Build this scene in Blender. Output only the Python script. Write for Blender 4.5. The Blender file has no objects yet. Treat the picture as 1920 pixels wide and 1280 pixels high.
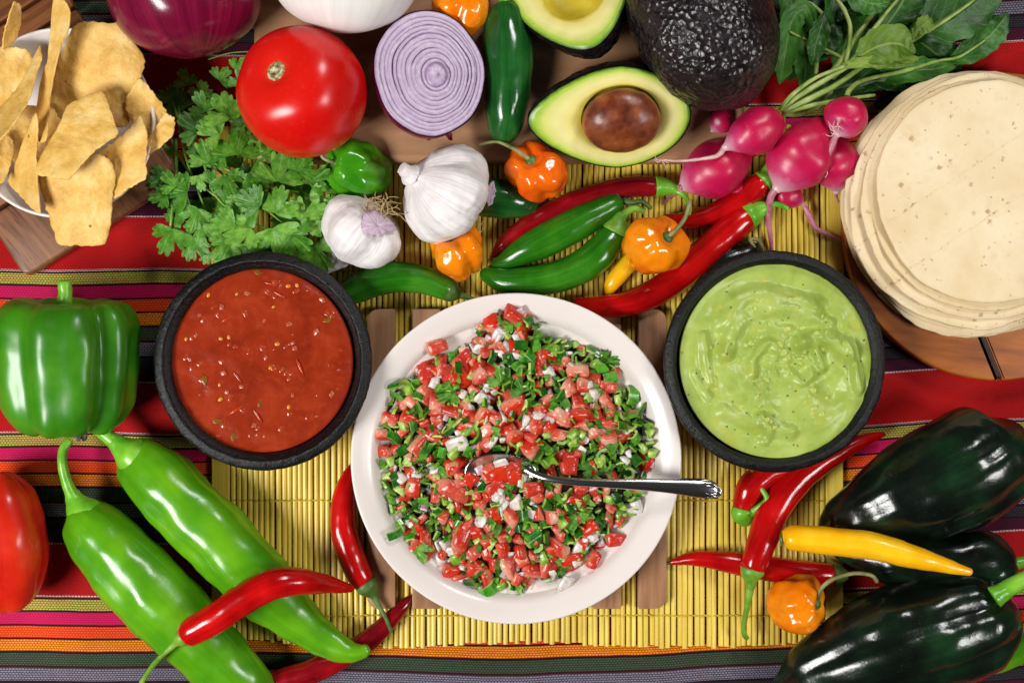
import bpy, bmesh, math, random
from mathutils import Vector, Matrix, Euler, noise as mn

random.seed(7)
R = random.Random(11)
PI = math.pi
S = 0.000375            # metres per photo pixel on the table top
H = 2400.0              # camera height in the same pixels
sc = bpy.context.scene
col = sc.collection

# ------------------------------------------------------------------ camera, world, lamps, exposure
cam = bpy.data.objects.new('camera', bpy.data.cameras.new('camera'))
col.objects.link(cam)
cam.location = (0, 0, H * S)
cam.data.sensor_width = 36.0
cam.data.lens = 36.0 * H / 1920.0
cam.data.clip_start = 0.01
cam.data.clip_end = 50
sc.camera = cam

w = bpy.data.worlds.new('World'); sc.world = w; w.use_nodes = True
w.node_tree.nodes['Background'].inputs[0].default_value = (1.0, 0.97, 0.93, 1)
w.node_tree.nodes['Background'].inputs[1].default_value = 0.025


def softbox(name, loc, target, sx, sy, power, color=(1, 1, 1)):
    L = bpy.data.lights.new(name, 'AREA')
    L.shape = 'RECTANGLE'; L.size = sx; L.size_y = sy; L.energy = power; L.color = color
    o = bpy.data.objects.new(name, L); col.objects.link(o)
    o.location = loc
    o.rotation_euler = (Vector(target) - Vector(loc)).to_track_quat('-Z', 'Y').to_euler()
    return o


softbox('softbox_left', (-0.80, -0.38, 0.90), (0, 0, 0.0), 0.44, 0.38, 16.5, (1.0, 0.985, 0.96))
softbox('softbox_right', (0.88, -0.22, 0.85), (0, 0, 0.0), 0.28, 0.26, 5.5, (1.0, 0.985, 0.96))
softbox('softbox_back', (0.42, 0.82, 0.92), (0, 0, 0.0), 0.28, 0.26, 6.2, (1.0, 0.985, 0.96))

sc.view_settings.view_transform = 'Standard'
sc.view_settings.look = 'None'
sc.view_settings.exposure = 0.0
sc.view_settings.gamma = 1.0
sc.render.engine = 'CYCLES'
sc.cycles.max_bounces = 6
sc.cycles.diffuse_bounces = 3
sc.cycles.use_denoising = True


# ------------------------------------------------------------------ helpers: geometry
def K(z): return (H - z) / H
def W(px, py, z=0.0):
    k = K(z)
    return Vector(((px - 960) * k, (640 - py) * k, z))


ORG = {}


def thing(name, label, cat, base, group=None):
    o = bpy.data.objects.new(name, None); col.objects.link(o)
    o.empty_display_size = 0.02
    o.location = base * S
    o['label'] = label; o['category'] = cat
    if group: o['group'] = group
    ORG[o.name] = base.copy()
    return o


def tag(o, label, cat, group=None, kind=None):
    o['label'] = label; o['category'] = cat
    if group: o['group'] = group
    if kind: o['kind'] = kind
    return o


def mk(name, V, F, mat, base, UV=None, fm=None, smooth=True):
    me = bpy.data.meshes.new(name)
    me.from_pydata([((v[0] - base[0]) * S, (v[1] - base[1]) * S, (v[2] - base[2]) * S) for v in V], [], F)
    for m_ in (mat if isinstance(mat, (list, tuple)) else [mat]):
        me.materials.append(m_)
    if smooth:
        me.polygons.foreach_set('use_smooth', [True] * len(me.polygons))
    if fm:
        me.polygons.foreach_set('material_index', fm)
    if UV:
        uvl = me.uv_layers.new(name='UVMap')
        flat = []
        for f in UV:
            for c in f: flat.extend(c)
        uvl.data.foreach_set('uv', flat)
    me.update()
    return me


def obj(name, V, F, mat, parent=None, base=None, UV=None, fm=None, smooth=True):
    if parent is not None: b = ORG[root(parent).name]
    else: b = base if base is not None else Vector((0, 0, 0))
    me = mk(name, V, F, mat, b, UV, fm, smooth)
    o = bpy.data.objects.new(name, me); col.objects.link(o)
    if parent is not None: o.parent = parent
    else:
        o.location = Vector(b) * S
    ORG[o.name] = Vector(b)
    return o


def root(o):
    while o.parent is not None: o = o.parent
    return o


def inst(name, me, parent, pos, rot=(0, 0, 0), scale=1.0, mat4=None):
    o = bpy.data.objects.new(name, me); col.objects.link(o)
    if parent is not None:
        o.parent = parent
        pos = pos - ORG[root(parent).name]
    o.location = pos * S
    if mat4 is not None: o.rotation_euler = mat4.to_euler()
    else: o.rotation_euler = rot
    o.scale = scale if isinstance(scale, (tuple, list)) else (scale,) * 3
    return o


def crom(pts, t):
    n = len(pts) - 1
    x = max(0.0, min(n - 1e-9, t * n)); i = int(x); f = x - i
    g = lambda j: pts[max(0, min(n, j))]
    p0, p1, p2, p3 = g(i - 1), g(i), g(i + 1), g(i + 2)
    if i == 0: p0 = [2 * a - b for a, b in zip(p1, p2)]
    if i == n - 1: p3 = [2 * a - b for a, b in zip(p2, p1)]
    return [0.5 * (2 * b + (c - a) * f + (2 * a - 5 * b + 4 * c - d) * f * f + (3 * b - a - 3 * c + d) * f ** 3)
            for a, b, c, d in zip(p0, p1, p2, p3)]


def ringfaces(n, m, off=0):
    """n+1 rings of m verts"""
    F, U = [], []
    for i in range(n):
        for j in range(m):
            k = (j + 1) % m
            F.append((off + i * m + j, off + i * m + k, off + (i + 1) * m + k, off + (i + 1) * m + j))
            U.append(((i / n, j / m), (i / n, (j + 1) / m), ((i + 1) / n, (j + 1) / m), ((i + 1) / n, j / m)))
    return F, U


def crease_mul(th, creases):
    m = 1.0
    for (a, wd, dp) in creases:
        d = (th - a + PI) % (2 * PI) - PI
        m -= dp * math.exp(-(d / wd) ** 2)
    return m


def fbm(v, o=3):
    s, a = 0.0, 1.0
    for i in range(o):
        s += a * mn.noise(v); v = v * 2.03; a *= 0.5
    return s


def sweep(ctrl, n=48, m=22, c0=None, c1=None, creases=(), nz=0.0, ns=30.0, flat=1.0, seed=0, fade=True):
    """ctrl: (x,y,z,r) in world px.  returns V,F,UV"""
    pts = [tuple(c) for c in ctrl]
    ps = []
    for i in range(n + 1):
        x = i / n
        t = 0.55 * x + 0.45 * (0.5 - 0.5 * math.cos(PI * x))
        q = crom(pts, t)
        ps.append((Vector(q[:3]), max(0.2, q[3])))
    d = [0.0]
    for i in range(n): d.append(d[-1] + (ps[i + 1][0] - ps[i][0]).length)
    L = d[-1]
    c0 = ps[0][1] if c0 is None else c0
    c1 = ps[-1][1] if c1 is None else c1
    T0 = (ps[1][0] - ps[0][0]).normalized()
    up = Vector((0, 0, 1))
    if abs(T0.dot(up)) > 0.95: up = Vector((0, 1, 0))
    N = (up - T0 * up.dot(T0)).normalized()
    V = []
    sv = Vector((seed * 13.7, seed * 7.1, seed * 3.3))
    for i in range(n + 1):
        a = ps[max(0, i - 1)][0]; b = ps[min(n, i + 1)][0]
        T = (b - a).normalized()
        N = (N - T * N.dot(T)).normalized()
        B = T.cross(N)
        r = ps[i][1]
        q = 1.0
        if c0 > 0 and d[i] < c0: q *= math.sqrt(max(0.0, 1 - (1 - d[i] / c0) ** 2))
        if c1 > 0 and L - d[i] < c1: q *= math.sqrt(max(0.0, 1 - (1 - (L - d[i]) / c1) ** 2))
        r = max(0.05, r * q)
        for j in range(m):
            th = 2 * PI * j / m
            rr = r
            if creases:
                e = 1.0 - 0.75 * (d[i] / L) if fade else 1.0
                rr *= 1 - (1 - crease_mul(th, creases)) * e
            dirv = N * math.cos(th) * flat + B * math.sin(th)
            p = ps[i][0] + dirv * rr
            if nz: p = p + dirv * (nz * q * (fbm(p / ns + sv, 2) + 0.16 * mn.noise(p / (ns * 0.21) + sv)))
            V.append(p)
    F, U = ringfaces(n, m)
    for base, rev in ((0, True), (n * m, False)):
        c = Vector((0, 0, 0))
        for j in range(m): c += V[base + j]
        V.append(c / m); ci = len(V) - 1
        for j in range(m):
            k = (j + 1) % m
            F.append((ci, base + k, base + j) if rev else (ci, base + j, base + k))
            uu = 0.0 if rev else 1.0
            U.append(((uu, j / m), (uu, j / m), (uu, j / m)))
    return V, F, U


def frame(axis, ref=(0, 0, 1)):
    e3 = Vector(axis).normalized(); r = Vector(ref)
    if abs(e3.dot(r.normalized())) > 0.98: r = Vector((1, 0, 0))
    e1 = (r - e3 * r.dot(e3)).normalized()
    return e1, e3.cross(e1), e3


def blob(c, axis, prof, n=44, m=56, ref=(0, 0, 1), mod=None, creases=(), nz=0.0, ns=40.0, seed=0, closed=True, o=2):
    """lathe about axis through c.  prof: (axial, radius)"""
    e1, e2, e3 = frame(axis, ref)
    V = []
    sv = Vector((seed * 5.3, seed * 11.9, seed * 2.7))
    for i in range(n + 1):
        t = i / n
        a, r = crom(prof, t); r = max(0.02, r)
        for j in range(m):
            th = 2 * PI * j / m
            aa, rr = a, r
            if creases: rr = r * crease_mul(th, creases)
            if mod: aa, rr = mod(th, t, aa, rr)
            dv = e1 * math.cos(th) + e2 * math.sin(th)
            p = c + e3 * aa + dv * rr
            if nz:
                q = min(1.0, rr / 12.0)
                nn = (p - c).normalized() if (p - c).length > 1 else e3
                p = p + nn * (nz * q * fbm((p - c) / ns + sv, o))
            V.append(p)
    F, U = ringfaces(n, m)
    if e1.cross(e2).dot(e3) > 0 and False: pass
    return V, F, U


def lathe_z(cx, cy, prof, m=96, nz=0.0, ns=30.0, seed=0):
    """vertical lathe.  prof (r,z) with r as seen (projected) px"""
    top = max(p[1] for p in prof)
    c = W(cx, cy, top)
    V = []
    n = len(prof) - 1
    for (r, z) in prof:
        for j in range(m):
            th = 2 * PI * j / m
            rr = r * K(z)
            p = Vector((c.x + rr * math.cos(th), c.y + rr * math.sin(th), z))
            if nz and r > 1:
                p += Vector((math.cos(th), math.sin(th), 0.6)) * nz * fbm(p / ns + Vector((seed, 0, 0)), 2)
            V.append(p)
    F, U = ringfaces(n, m)
    return V, F, U


def smooth_prof(pts, n):
    return [tuple(crom(pts, i / n)) for i in range(n + 1)]


def merge(parts):
    V, F, U = [], [], []
    for (v, f, u) in parts:
        o = len(V)
        V += v; F += [tuple(i + o for i in q) for q in f]; U += u
    return V, F, U


# ------------------------------------------------------------------ helpers: materials
def lin(h):
    h = h.lstrip('#')
    r = []
    for i in (0, 2, 4):
        c = int(h[i:i + 2], 16) / 255
        r.append(c / 12.92 if c <= 0.04045 else ((c + 0.055) / 1.055) ** 2.4)
    return (r[0], r[1], r[2], 1.0)


class NB:
    def __init__(s, name, rough=0.4, spec=0.5, coat=0.0, coat_rough=0.1):
        s.mat = bpy.data.materials.new(name); s.mat.use_nodes = True
        s.nt = s.mat.node_tree
        s.b = s.nt.nodes['Principled BSDF']
        s.b.inputs['Roughness'].default_value = rough
        s.b.inputs['Specular IOR Level'].default_value = spec
        s.b.inputs['Coat Weight'].default_value = coat
        s.b.inputs['Coat Roughness'].default_value = coat_rough

    def n(s, t, **kw):
        x = s.nt.nodes.new(t)
        for k, v in kw.items(): setattr(x, k, v)
        return x

    def l(s, a, b): s.nt.links.new(a, b)

    def val(s, x, sock):
        if hasattr(x, 'is_output'): s.l(x, sock)
        elif isinstance(x, str): sock.default_value = lin(x)
        else: sock.default_value = x

    def coord(s, kind='Object', scale=(1, 1, 1), loc=(0, 0, 0)):
        tc = s.n('ShaderNodeTexCoord'); mp = s.n('ShaderNodeMapping')
        mp.inputs['Scale'].default_value = scale
        mp.inputs['Location'].default_value = loc
        s.l(tc.outputs[kind], mp.inputs['Vector'])
        return mp.outputs['Vector']

    def noise(s, vec, scale, detail=4, rough=0.55, dist=0.0):
        x = s.n('ShaderNodeTexNoise')
        x.inputs['Scale'].default_value = scale; x.inputs['Detail'].default_value = detail
        x.inputs['Roughness'].default_value = rough; x.inputs['Distortion'].default_value = dist
        s.l(vec, x.inputs['Vector'])
        return x.outputs['Fac']

    def voro(s, vec, scale, out='Distance', feature='F1'):
        x = s.n('ShaderNodeTexVoronoi', feature=feature)
        x.inputs['Scale'].default_value = scale
        s.l(vec, x.inputs['Vector'])
        return x.outputs[out]

    def ramp(s, fac, stops, interp='LINEAR'):
        x = s.n('ShaderNodeValToRGB'); cr = x.color_ramp; cr.interpolation = interp
        while len(cr.elements) < len(stops): cr.elements.new(0.5)
        for e, (p, c) in zip(cr.elements, sorted(stops, key=lambda q: q[0])):
            e.position = p; e.color = lin(c) if isinstance(c, str) else (c, c, c, 1)
        s.l(fac, x.inputs['Fac'])
        return x.outputs['Color']

    def mix(s, f, a, b, mode='MIX'):
        x = s.n('ShaderNodeMix', data_type='RGBA', blend_type=mode)
        s.val(f, x.inputs[0]); s.val(a, x.inputs[6]); s.val(b, x.inputs[7])
        return x.outputs[2]

    def math(s, op, a, b=0.0, clamp=False):
        x = s.n('ShaderNodeMath', operation=op); x.use_clamp = clamp
        s.val(a, x.inputs[0]); s.val(b, x.inputs[1])
        return x.outputs[0]

    def bump(s, h, strength=0.3, dist_px=2.0, prev=None):
        x = s.n('ShaderNodeBump')
        x.inputs['Strength'].default_value = strength; x.inputs['Distance'].default_value = dist_px * S
        s.l(h, x.inputs['Height'])
        if prev is not None: s.l(prev, x.inputs['Normal'])
        return x.outputs['Normal']

    def done(s, color=None, normal=None, rough=None):
        if color is not None: s.val(color, s.b.inputs['Base Color'])
        if normal is not None:
            s.l(normal, s.b.inputs['Normal'])
        if rough is not None: s.val(rough, s.b.inputs['Roughness'])
        return s.mat


def px(f): return 1.0 / (f * S)          # noise scale for features of f px (object coords are metres)


def skin(name, stops, feat=60, rough=0.22, bump=0.12, bfeat=9, coat=0.0, sss=0.0, ssc=None, speck=None, streak=0.0, fleck=0.0, spec=0.5):
    b = NB(name, rough, spec, coat)
    v = b.coord('Object')
    f = b.noise(v, px(feat), 3, 0.5)
    st = None
    if streak:
        tc = b.n('ShaderNodeTexCoord'); sp = b.n('ShaderNodeSeparateXYZ'); b.l(tc.outputs['UV'], sp.inputs[0])
        a = b.math('MULTIPLY', sp.outputs['Y'], 2 * PI)
        cb = b.n('ShaderNodeCombineXYZ')
        b.l(b.math('MULTIPLY', b.math('COSINE', a), 3.2), cb.inputs[0])
        b.l(b.math('MULTIPLY', b.math('SINE', a), 3.2), cb.inputs[1])
        b.l(b.math('MULTIPLY', sp.outputs['X'], 2.4), cb.inputs[2])
        st = b.noise(cb.outputs[0], 1.0, 5, 0.65)
        f = b.math('ADD', f, b.math('MULTIPLY', b.math('SUBTRACT', st, 0.5), streak))
    c = b.ramp(f, stops)
    if speck:
        sp = b.ramp(b.voro(v, px(speck[1])), [(0.0, 1.0), (speck[2], 1.0), (speck[2] + 0.06, 0.0)])
        c = b.mix(sp, c, speck[0])
    if fleck:
        fl = b.ramp(b.noise(v, px(3.2), 2, 0.5), [(0.66, 0.0), (0.76, 1.0)])
        pt = b.ramp(b.noise(v, px(45), 3), [(0.45, 0.1), (0.65, 1.0)])
        c = b.mix(b.math('MULTIPLY', b.math('MULTIPLY', fl, pt), fleck), c, '#d8d8a0')
    h = b.noise(v, px(bfeat), 3, 0.6)
    nrm = b.bump(h, bump, 1.2)
    if st is not None: nrm = b.bump(st, 0.25, 1.5, nrm)
    rr = b.math('ADD', b.math('MULTIPLY', b.noise(v, px(feat * 0.5), 4), 0.16), rough - 0.08)
    if sss:
        b.b.inputs['Subsurface Weight'].default_value = sss
        b.b.inputs['Subsurface Radius'].default_value = ssc or (1.0, 0.3, 0.1)
        b.b.inputs['Subsurface Scale'].default_value = 6 * S
    return b.done(c, nrm, rr)


M = {}
M['red_chili'] = skin('red chili skin', [(0.3, '#8e0306'), (0.55, '#b80a0c'), (0.75, '#cb1410')], 70, 0.17, 0.08, 12, streak=0.5, fleck=0.05)
M['dark_red_chili'] = skin('dark red chili skin', [(0.3, '#5e0410'), (0.6, '#8f0a14'), (0.8, '#a50d14')], 70, 0.18, 0.08, 12, streak=0.5, fleck=0.05)
M['bell_green'] = skin('green bell pepper skin', [(0.3, '#22600a'), (0.5, '#33760e'), (0.75, '#4c8c16')], 110, 0.3, 0.06, 14, streak=0.25, fleck=0.12)
M['bell_red'] = skin('red pepper skin', [(0.3, '#b01408'), (0.5, '#c82410'), (0.75, '#dc4416')], 120, 0.26, 0.06, 16, streak=0.15, fleck=0.06)
M['anaheim'] = skin('light green chile skin', [(0.3, '#33780a'), (0.5, '#4c900d'), (0.72, '#6eac14')], 130, 0.24, 0.2, 14, streak=0.22, fleck=0.14)
M['jalapeno'] = skin('jalapeno skin', [(0.3, '#1a580a'), (0.5, '#286c10'), (0.75, '#408420')], 80, 0.18, 0.08, 11, streak=0.7, fleck=0.08)
M['jalapeno_dark'] = skin('dark jalapeno skin', [(0.3, '#0f4016'), (0.5, '#1a5420'), (0.75, '#2c6a2c')], 90, 0.17, 0.10, 9, streak=0.7, fleck=0.08)
M['poblano'] = skin('poblano skin', [(0.35, '#0a0f0c'), (0.52, '#0e1a11'), (0.66, '#122a17'), (0.8, '#1a381e')], 80, 0.19, 0.3, 8, streak=0.5, fleck=0.05)
M['habanero'] = skin('orange habanero skin', [(0.3, '#e86e06'), (0.5, '#f2880c'), (0.72, '#f8a020')], 60, 0.14, 0.06, 12)
M['habanero_deep'] = skin('deep orange habanero skin', [(0.3, '#dc4c06'), (0.5, '#ec640a'), (0.72, '#f27a12')], 60, 0.14, 0.06, 12)
M['habanero_green'] = skin('green habanero skin', [(0.3, '#2c7a10'), (0.5, '#4a9a14'), (0.72, '#7cb018')], 80, 0.14, 0.06, 12)
M['yellow_chile'] = skin('yellow chile skin', [(0.3, '#ee9e04'), (0.5, '#fab60c'), (0.72, '#fdc71e')], 70, 0.22, 0.06, 12, streak=0.5, fleck=0.06)
M['stem'] = skin('green stem', [(0.3, '#4a7a1a'), (0.5, '#6a9a2a'), (0.75, '#8cb444')], 30, 0.42, 0.3, 6)
M['stem_dark'] = skin('dark green stem', [(0.3, '#33501a'), (0.5, '#4a6a28'), (0.75, '#66803a')], 26, 0.45, 0.3, 6)
M['stem_dry'] = skin('dry pale stem', [(0.3, '#5e6030'), (0.5, '#868650'), (0.75, '#a8a478')], 20, 0.5, 0.3, 6)
M['stem_bright'] = skin('bright green stem', [(0.3, '#4f961a'), (0.5, '#6cb02a'), (0.75, '#8cc440')], 40, 0.3, 0.15, 8)
M['garlic_root'] = skin('dry roots', [(0.3, '#8a7048'), (0.7, '#c0a678')], 10, 0.7, 0.2, 4)
M['withered'] = skin('withered flower', [(0.3, '#5a4a50'), (0.7, '#a09890')], 8, 0.7, 0.2, 4)
M['white_glaze'] = skin('white glazed ceramic', [(0.3, '#dcd2cd'), (0.7, '#e2d9d4')], 300, 0.2, 0.02, 60, spec=0.32)
M['tomato_scar'] = skin('tomato scar', [(0.35, '#5a5030'), (0.5, '#a89a6a'), (0.65, '#d8cfa8')], 7, 0.6, 0.6, 5)


def tomato_mat():
    b = NB('tomato skin', 0.2, 0.5)
    tc = b.n('ShaderNodeTexCoord'); sp = b.n('ShaderNodeSeparateXYZ'); b.l(tc.outputs['UV'], sp.inputs[0])
    v = b.coord('Object')
    t = b.math('ADD', sp.outputs['X'], b.math('MULTIPLY', b.math('SUBTRACT', b.noise(v, px(14), 4), 0.5), 0.06))
    c = b.ramp(t, [(0.0, '#c86a30'), (0.035, '#d89030'), (0.085, '#da4a18'), (0.18, '#d81c10'), (0.5, '#cf0a08'), (1.0, '#c40806')])
    c2 = b.mix(b.math('MULTIPLY', b.ramp(b.noise(v, px(7), 2), [(0.62, 0.0), (0.7, 1.0)]), 0.12), c, '#e86030')
    return b.done(c2, b.bump(b.noise(v, px(40), 2), 0.05, 2.0), b.math('ADD', b.math('MULTIPLY', b.noise(v, px(50), 3), 0.22), 0.18))


M['tomato'] = tomato_mat()


def streak_mat(name, stops, nu=60.0, rough=0.3, bump=0.15, nl=1.5, spec=0.5, sss=0.0, sssr=(1, 1, 1)):
    """streaks from pole to pole: UV.x runs along the axis, UV.y round it (seam hidden by sampling a circle)"""
    b = NB(name, rough, spec)
    tc = b.n('ShaderNodeTexCoord'); sp = b.n('ShaderNodeSeparateXYZ'); b.l(tc.outputs['UV'], sp.inputs[0])
    a = b.math('MULTIPLY', sp.outputs['Y'], 2 * PI)
    cb = b.n('ShaderNodeCombineXYZ')
    b.l(b.math('MULTIPLY', b.math('COSINE', a), nu / 6.283), cb.inputs[0])
    b.l(b.math('MULTIPLY', b.math('SINE', a), nu / 6.283), cb.inputs[1])
    b.l(b.math('MULTIPLY', sp.outputs['X'], nl), cb.inputs[2])
    f = b.noise(cb.outputs[0], 1.0, 5, 0.6)
    c = b.ramp(f, stops)
    v = b.coord('Object')
    f2 = b.noise(v, px(5), 2)
    nrm = b.bump(f, bump, 2.0)
    if sss:
        b.b.inputs['Subsurface Weight'].default_value = sss
        b.b.inputs['Subsurface Radius'].default_value = sssr
        b.b.inputs['Subsurface Scale'].default_value = 5 * S
    return b.done(c, nrm, b.math('ADD', b.math('MULTIPLY', f2, 0.15), rough - 0.07))


M['red_onion'] = streak_mat('red onion skin', [(0.25, '#4a0420'), (0.5, '#6c0a2e'), (0.68, '#7e1238'), (0.85, '#9a3a5c')], 70, 0.2, 0.12)
M['white_onion'] = streak_mat('white onion skin', [(0.3, '#e6e2dc'), (0.7, '#f1efec')], 50, 0.34, 0.10)
M['garlic'] = streak_mat('garlic skin', [(0.2, '#c4b6ba'), (0.42, '#e0d8d8'), (0.65, '#eeeae8')], 120, 0.5, 0.6, 2.5)
M['garlic_purple'] = streak_mat('purple garlic skin', [(0.2, '#8e6a84'), (0.5, '#c2aabd'), (0.75, '#dccfd6')], 40, 0.5, 0.3)


def ring_mat():
    """an onion layer: pale flesh, violet membranes on both edges (UV.x across the layer, 0..1 twice)"""
    b = NB('red onion layer', 0.32, 0.5)
    tc = b.n('ShaderNodeTexCoord'); sp = b.n('ShaderNodeSeparateXYZ'); b.l(tc.outputs['UV'], sp.inputs[0])
    v = b.coord('Object')
    n1 = b.noise(v, px(9), 4, 0.6)
    t = b.math('ADD', sp.outputs['X'], b.math('MULTIPLY', b.math('SUBTRACT', n1, 0.5), 0.5))
    c = b.ramp(t, [(0.0, '#7e5682'), (0.12, '#a88eb0'), (0.4, '#c2b2c8'), (0.7, '#ae96b6'), (0.92, '#8e6a98'), (1.0, '#703a6a')])
    c = b.mix(b.math('MULTIPLY', b.noise(v, px(40), 3), 0.35), c, '#9a80a0')
    c = b.mix(b.ramp(b.noise(v, px(13), 5, 0.7), [(0.5, 0.0), (0.66, 0.5)]), c, '#d0c4d4')
    return b.done(c, b.bump(b.noise(v, px(5), 4, 0.7), 0.35, 1.5))


M['onion_layer'] = ring_mat()
M['onion_peel'] = skin('onion peel', [(0.3, '#4a041e'), (0.7, '#7a1034')], 30, 0.3, 0.2, 6)


def avo_skin():
    b = NB('avocado skin', 0.3, 0.5)
    v = b.coord('Object')
    f = b.noise(v, px(16), 4, 0.6)
    c = b.ramp(f, [(0.3, '#0e0a0c'), (0.55, '#1e1619'), (0.75, '#30242a')])
    vo = b.voro(v, px(10))
    n1 = b.bump(vo, 0.8, 3.5)
    n2 = b.bump(b.noise(v, px(5), 3), 0.25, 1.5, n1)
    return b.done(c, n2, b.math('ADD', b.math('MULTIPLY', f, 0.2), 0.2))


M['avo_skin'] = avo_skin()


def avo_flesh():
    b = NB('avocado flesh', 0.36, 0.45)
    tc = b.n('ShaderNodeTexCoord'); sp = b.n('ShaderNodeSeparateXYZ'); b.l(tc.outputs['UV'], sp.inputs[0])
    v = b.coord('Object')
    t = b.math('ADD', sp.outputs['X'], b.math('MULTIPLY', b.math('SUBTRACT', b.noise(v, px(12), 4), 0.5), 0.10))
    c = b.ramp(t, [(0.0, '#d4c03c'), (0.12, '#e2d478'), (0.45, '#e6dd96'), (0.7, '#d2d676'), (0.85, '#a2c23e'), (0.95, '#6e9a28'), (1.0, '#33481a')])
    return b.done(c, b.bump(b.noise(v, px(9), 4, 0.6), 0.15, 1.5))


M['avo_flesh'] = avo_flesh()
M['avo_pit_wall'] = skin('avocado hollow', [(0.3, '#cdb428'), (0.7, '#dcc848')], 30, 0.34, 0.2, 10)
M['seed'] = skin('avocado seed', [(0.3, '#4c1e10'), (0.45, '#6e3018'), (0.6, '#8a4824'), (0.75, '#ac703c')], 34, 0.34, 0.3, 8)


def bowl_black():
    b = NB('black cast bowl', 0.4, 0.34)
    v = b.coord('Object')
    f = b.noise(v, px(6.5), 4, 0.75)
    c = b.ramp(f, [(0.35, '#060607'), (0.6, '#0f1011'), (0.75, '#222325')])
    n1 = b.bump(f, 0.8, 2.4)
    return b.done(c, b.bump(b.noise(v, px(18), 2), 0.25, 3.0, n1), b.math('ADD', b.math('MULTIPLY', f, 0.4), 0.14))


M['bowl_black'] = bowl_black()


def salsa_mat():
    b = NB('red salsa', 0.16, 0.5)
    v = b.coord('Object')
    f = b.noise(v, px(60), 5, 0.6, 0.6)
    c = b.ramp(f, [(0.3, '#78200d'), (0.5, '#8e2a10'), (0.7, '#9e3619')])
    g = b.ramp(b.noise(v, px(14), 4, 0.6), [(0.55, 0.0), (0.72, 1.0)])
    c = b.mix(b.math('MULTIPLY', g, 0.35), c, '#a84626')
    d = b.ramp(b.noise(v, px(6), 3, 0.6), [(0.64, 0.0), (0.72, 1.0)])
    c = b.mix(b.math('MULTIPLY', d, 0.4), c, '#6e1608')
    n1 = b.bump(b.noise(v, px(11), 4, 0.6), 0.22, 2.4)
    return b.done(c, n1)


M['salsa'] = salsa_mat()
M['pulp'] = skin('tomato pulp', [(0.3, '#8a2a12'), (0.5, '#a23a1c'), (0.7, '#b4542e')], 8, 0.14, 0.3, 5, sss=0.3, ssc=(1, .3, .2))
M['avo_lump'] = skin('avocado lump', [(0.3, '#a4b44c'), (0.5, '#b6c058'), (0.7, '#c4c86a')], 10, 0.36, 0.3, 5)
M['tomato_seed'] = skin('tomato seed', [(0.3, '#c06a14'), (0.7, '#d88c2c')], 6, 0.2, 0.1, 3)
M['salsa_onion'] = skin('cooked onion bit', [(0.3, '#a2402a'), (0.7, '#b4664c')], 10, 0.2, 0.2, 4)
M['salsa_green'] = skin('cooked chile bit', [(0.3, '#7a4410'), (0.7, '#84581a')], 10, 0.2, 0.2, 4)
M['salsa_skin'] = skin('tomato skin shred', [(0.3, '#a83010'), (0.7, '#bc4216')], 10, 0.2, 0.2, 4)


def guac_mat():
    b = NB('guacamole', 0.36, 0.45)
    v = b.coord('Object')
    f = b.noise(v, px(60), 5, 0.6, 0.3)
    c = b.ramp(f, [(0.3, '#8ca23e'), (0.5, '#a0b452'), (0.7, '#b2c268')])
    c = b.mix(b.ramp(b.noise(v, px(26), 4, 0.6), [(0.56, 0.0), (0.74, 0.8)]), c, '#b4b440')
    d = b.ramp(b.voro(v, px(19)), [(0.0, 1.0), (0.10, 0.8), (0.15, 0.0)])
    dm = b.ramp(b.noise(v, px(34), 2), [(0.5, 0.0), (0.56, 1.0)])
    c = b.mix(b.math('MULTIPLY', d, b.math('MULTIPLY', dm, 0.75)), c, '#4a6420')
    n1 = b.bump(b.noise(v, px(11), 4, 0.6), 0.22, 2.5)
    return b.done(c, n1)


M['guac'] = guac_mat()
M['herb_fleck'] = skin('green herb fleck', [(0.3, '#2c5a1c'), (0.7, '#4a7a2a')], 6, 0.4, 0.1, 3)


def wood(name, c0, c1, c2, grain=(60, 5, 5), rough=0.45, pores=0.5, rot=0.0):
    b = NB(name, rough, 0.4)
    tc = b.n('ShaderNodeTexCoord'); mp = b.n('ShaderNodeMapping'); mp0 = b.n('ShaderNodeMapping')
    mp0.inputs['Rotation'].default_value = (0, 0, rot)
    mp.inputs['Scale'].default_value = tuple(1.0 / (g * S) for g in grain)
    b.l(tc.outputs['Object'], mp0.inputs['Vector']); b.l(mp0.outputs['Vector'], mp.inputs['Vector'])
    oi = b.n('ShaderNodeObjectInfo')
    off = b.n('ShaderNodeVectorMath', operation='ADD')
    cb = b.n('ShaderNodeCombineXYZ'); b.l(b.math('MULTIPLY', oi.outputs['Random'], 40), cb.inputs[1])
    b.l(mp.outputs['Vector'], off.inputs[0]); b.l(cb.outputs[0], off.inputs[1])
    vec = off.outputs[0]
    f = b.noise(vec, 0.35, 6, 0.62, 0.3)
    c = b.ramp(f, [(0.3, c0), (0.5, c1), (0.72, c2)])
    p = b.noise(vec, 2.2, 2, 0.5)
    pm = b.ramp(p, [(0.6, 0.0), (0.7, 1.0)])
    c = b.mix(b.math('MULTIPLY', pm, pores), c, c0)
    c = b.mix(b.math('MULTIPLY', oi.outputs['Random'], 0.18), c, c0)
    return b.done(c, b.bump(p, 0.2, 0.8), None)


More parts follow.
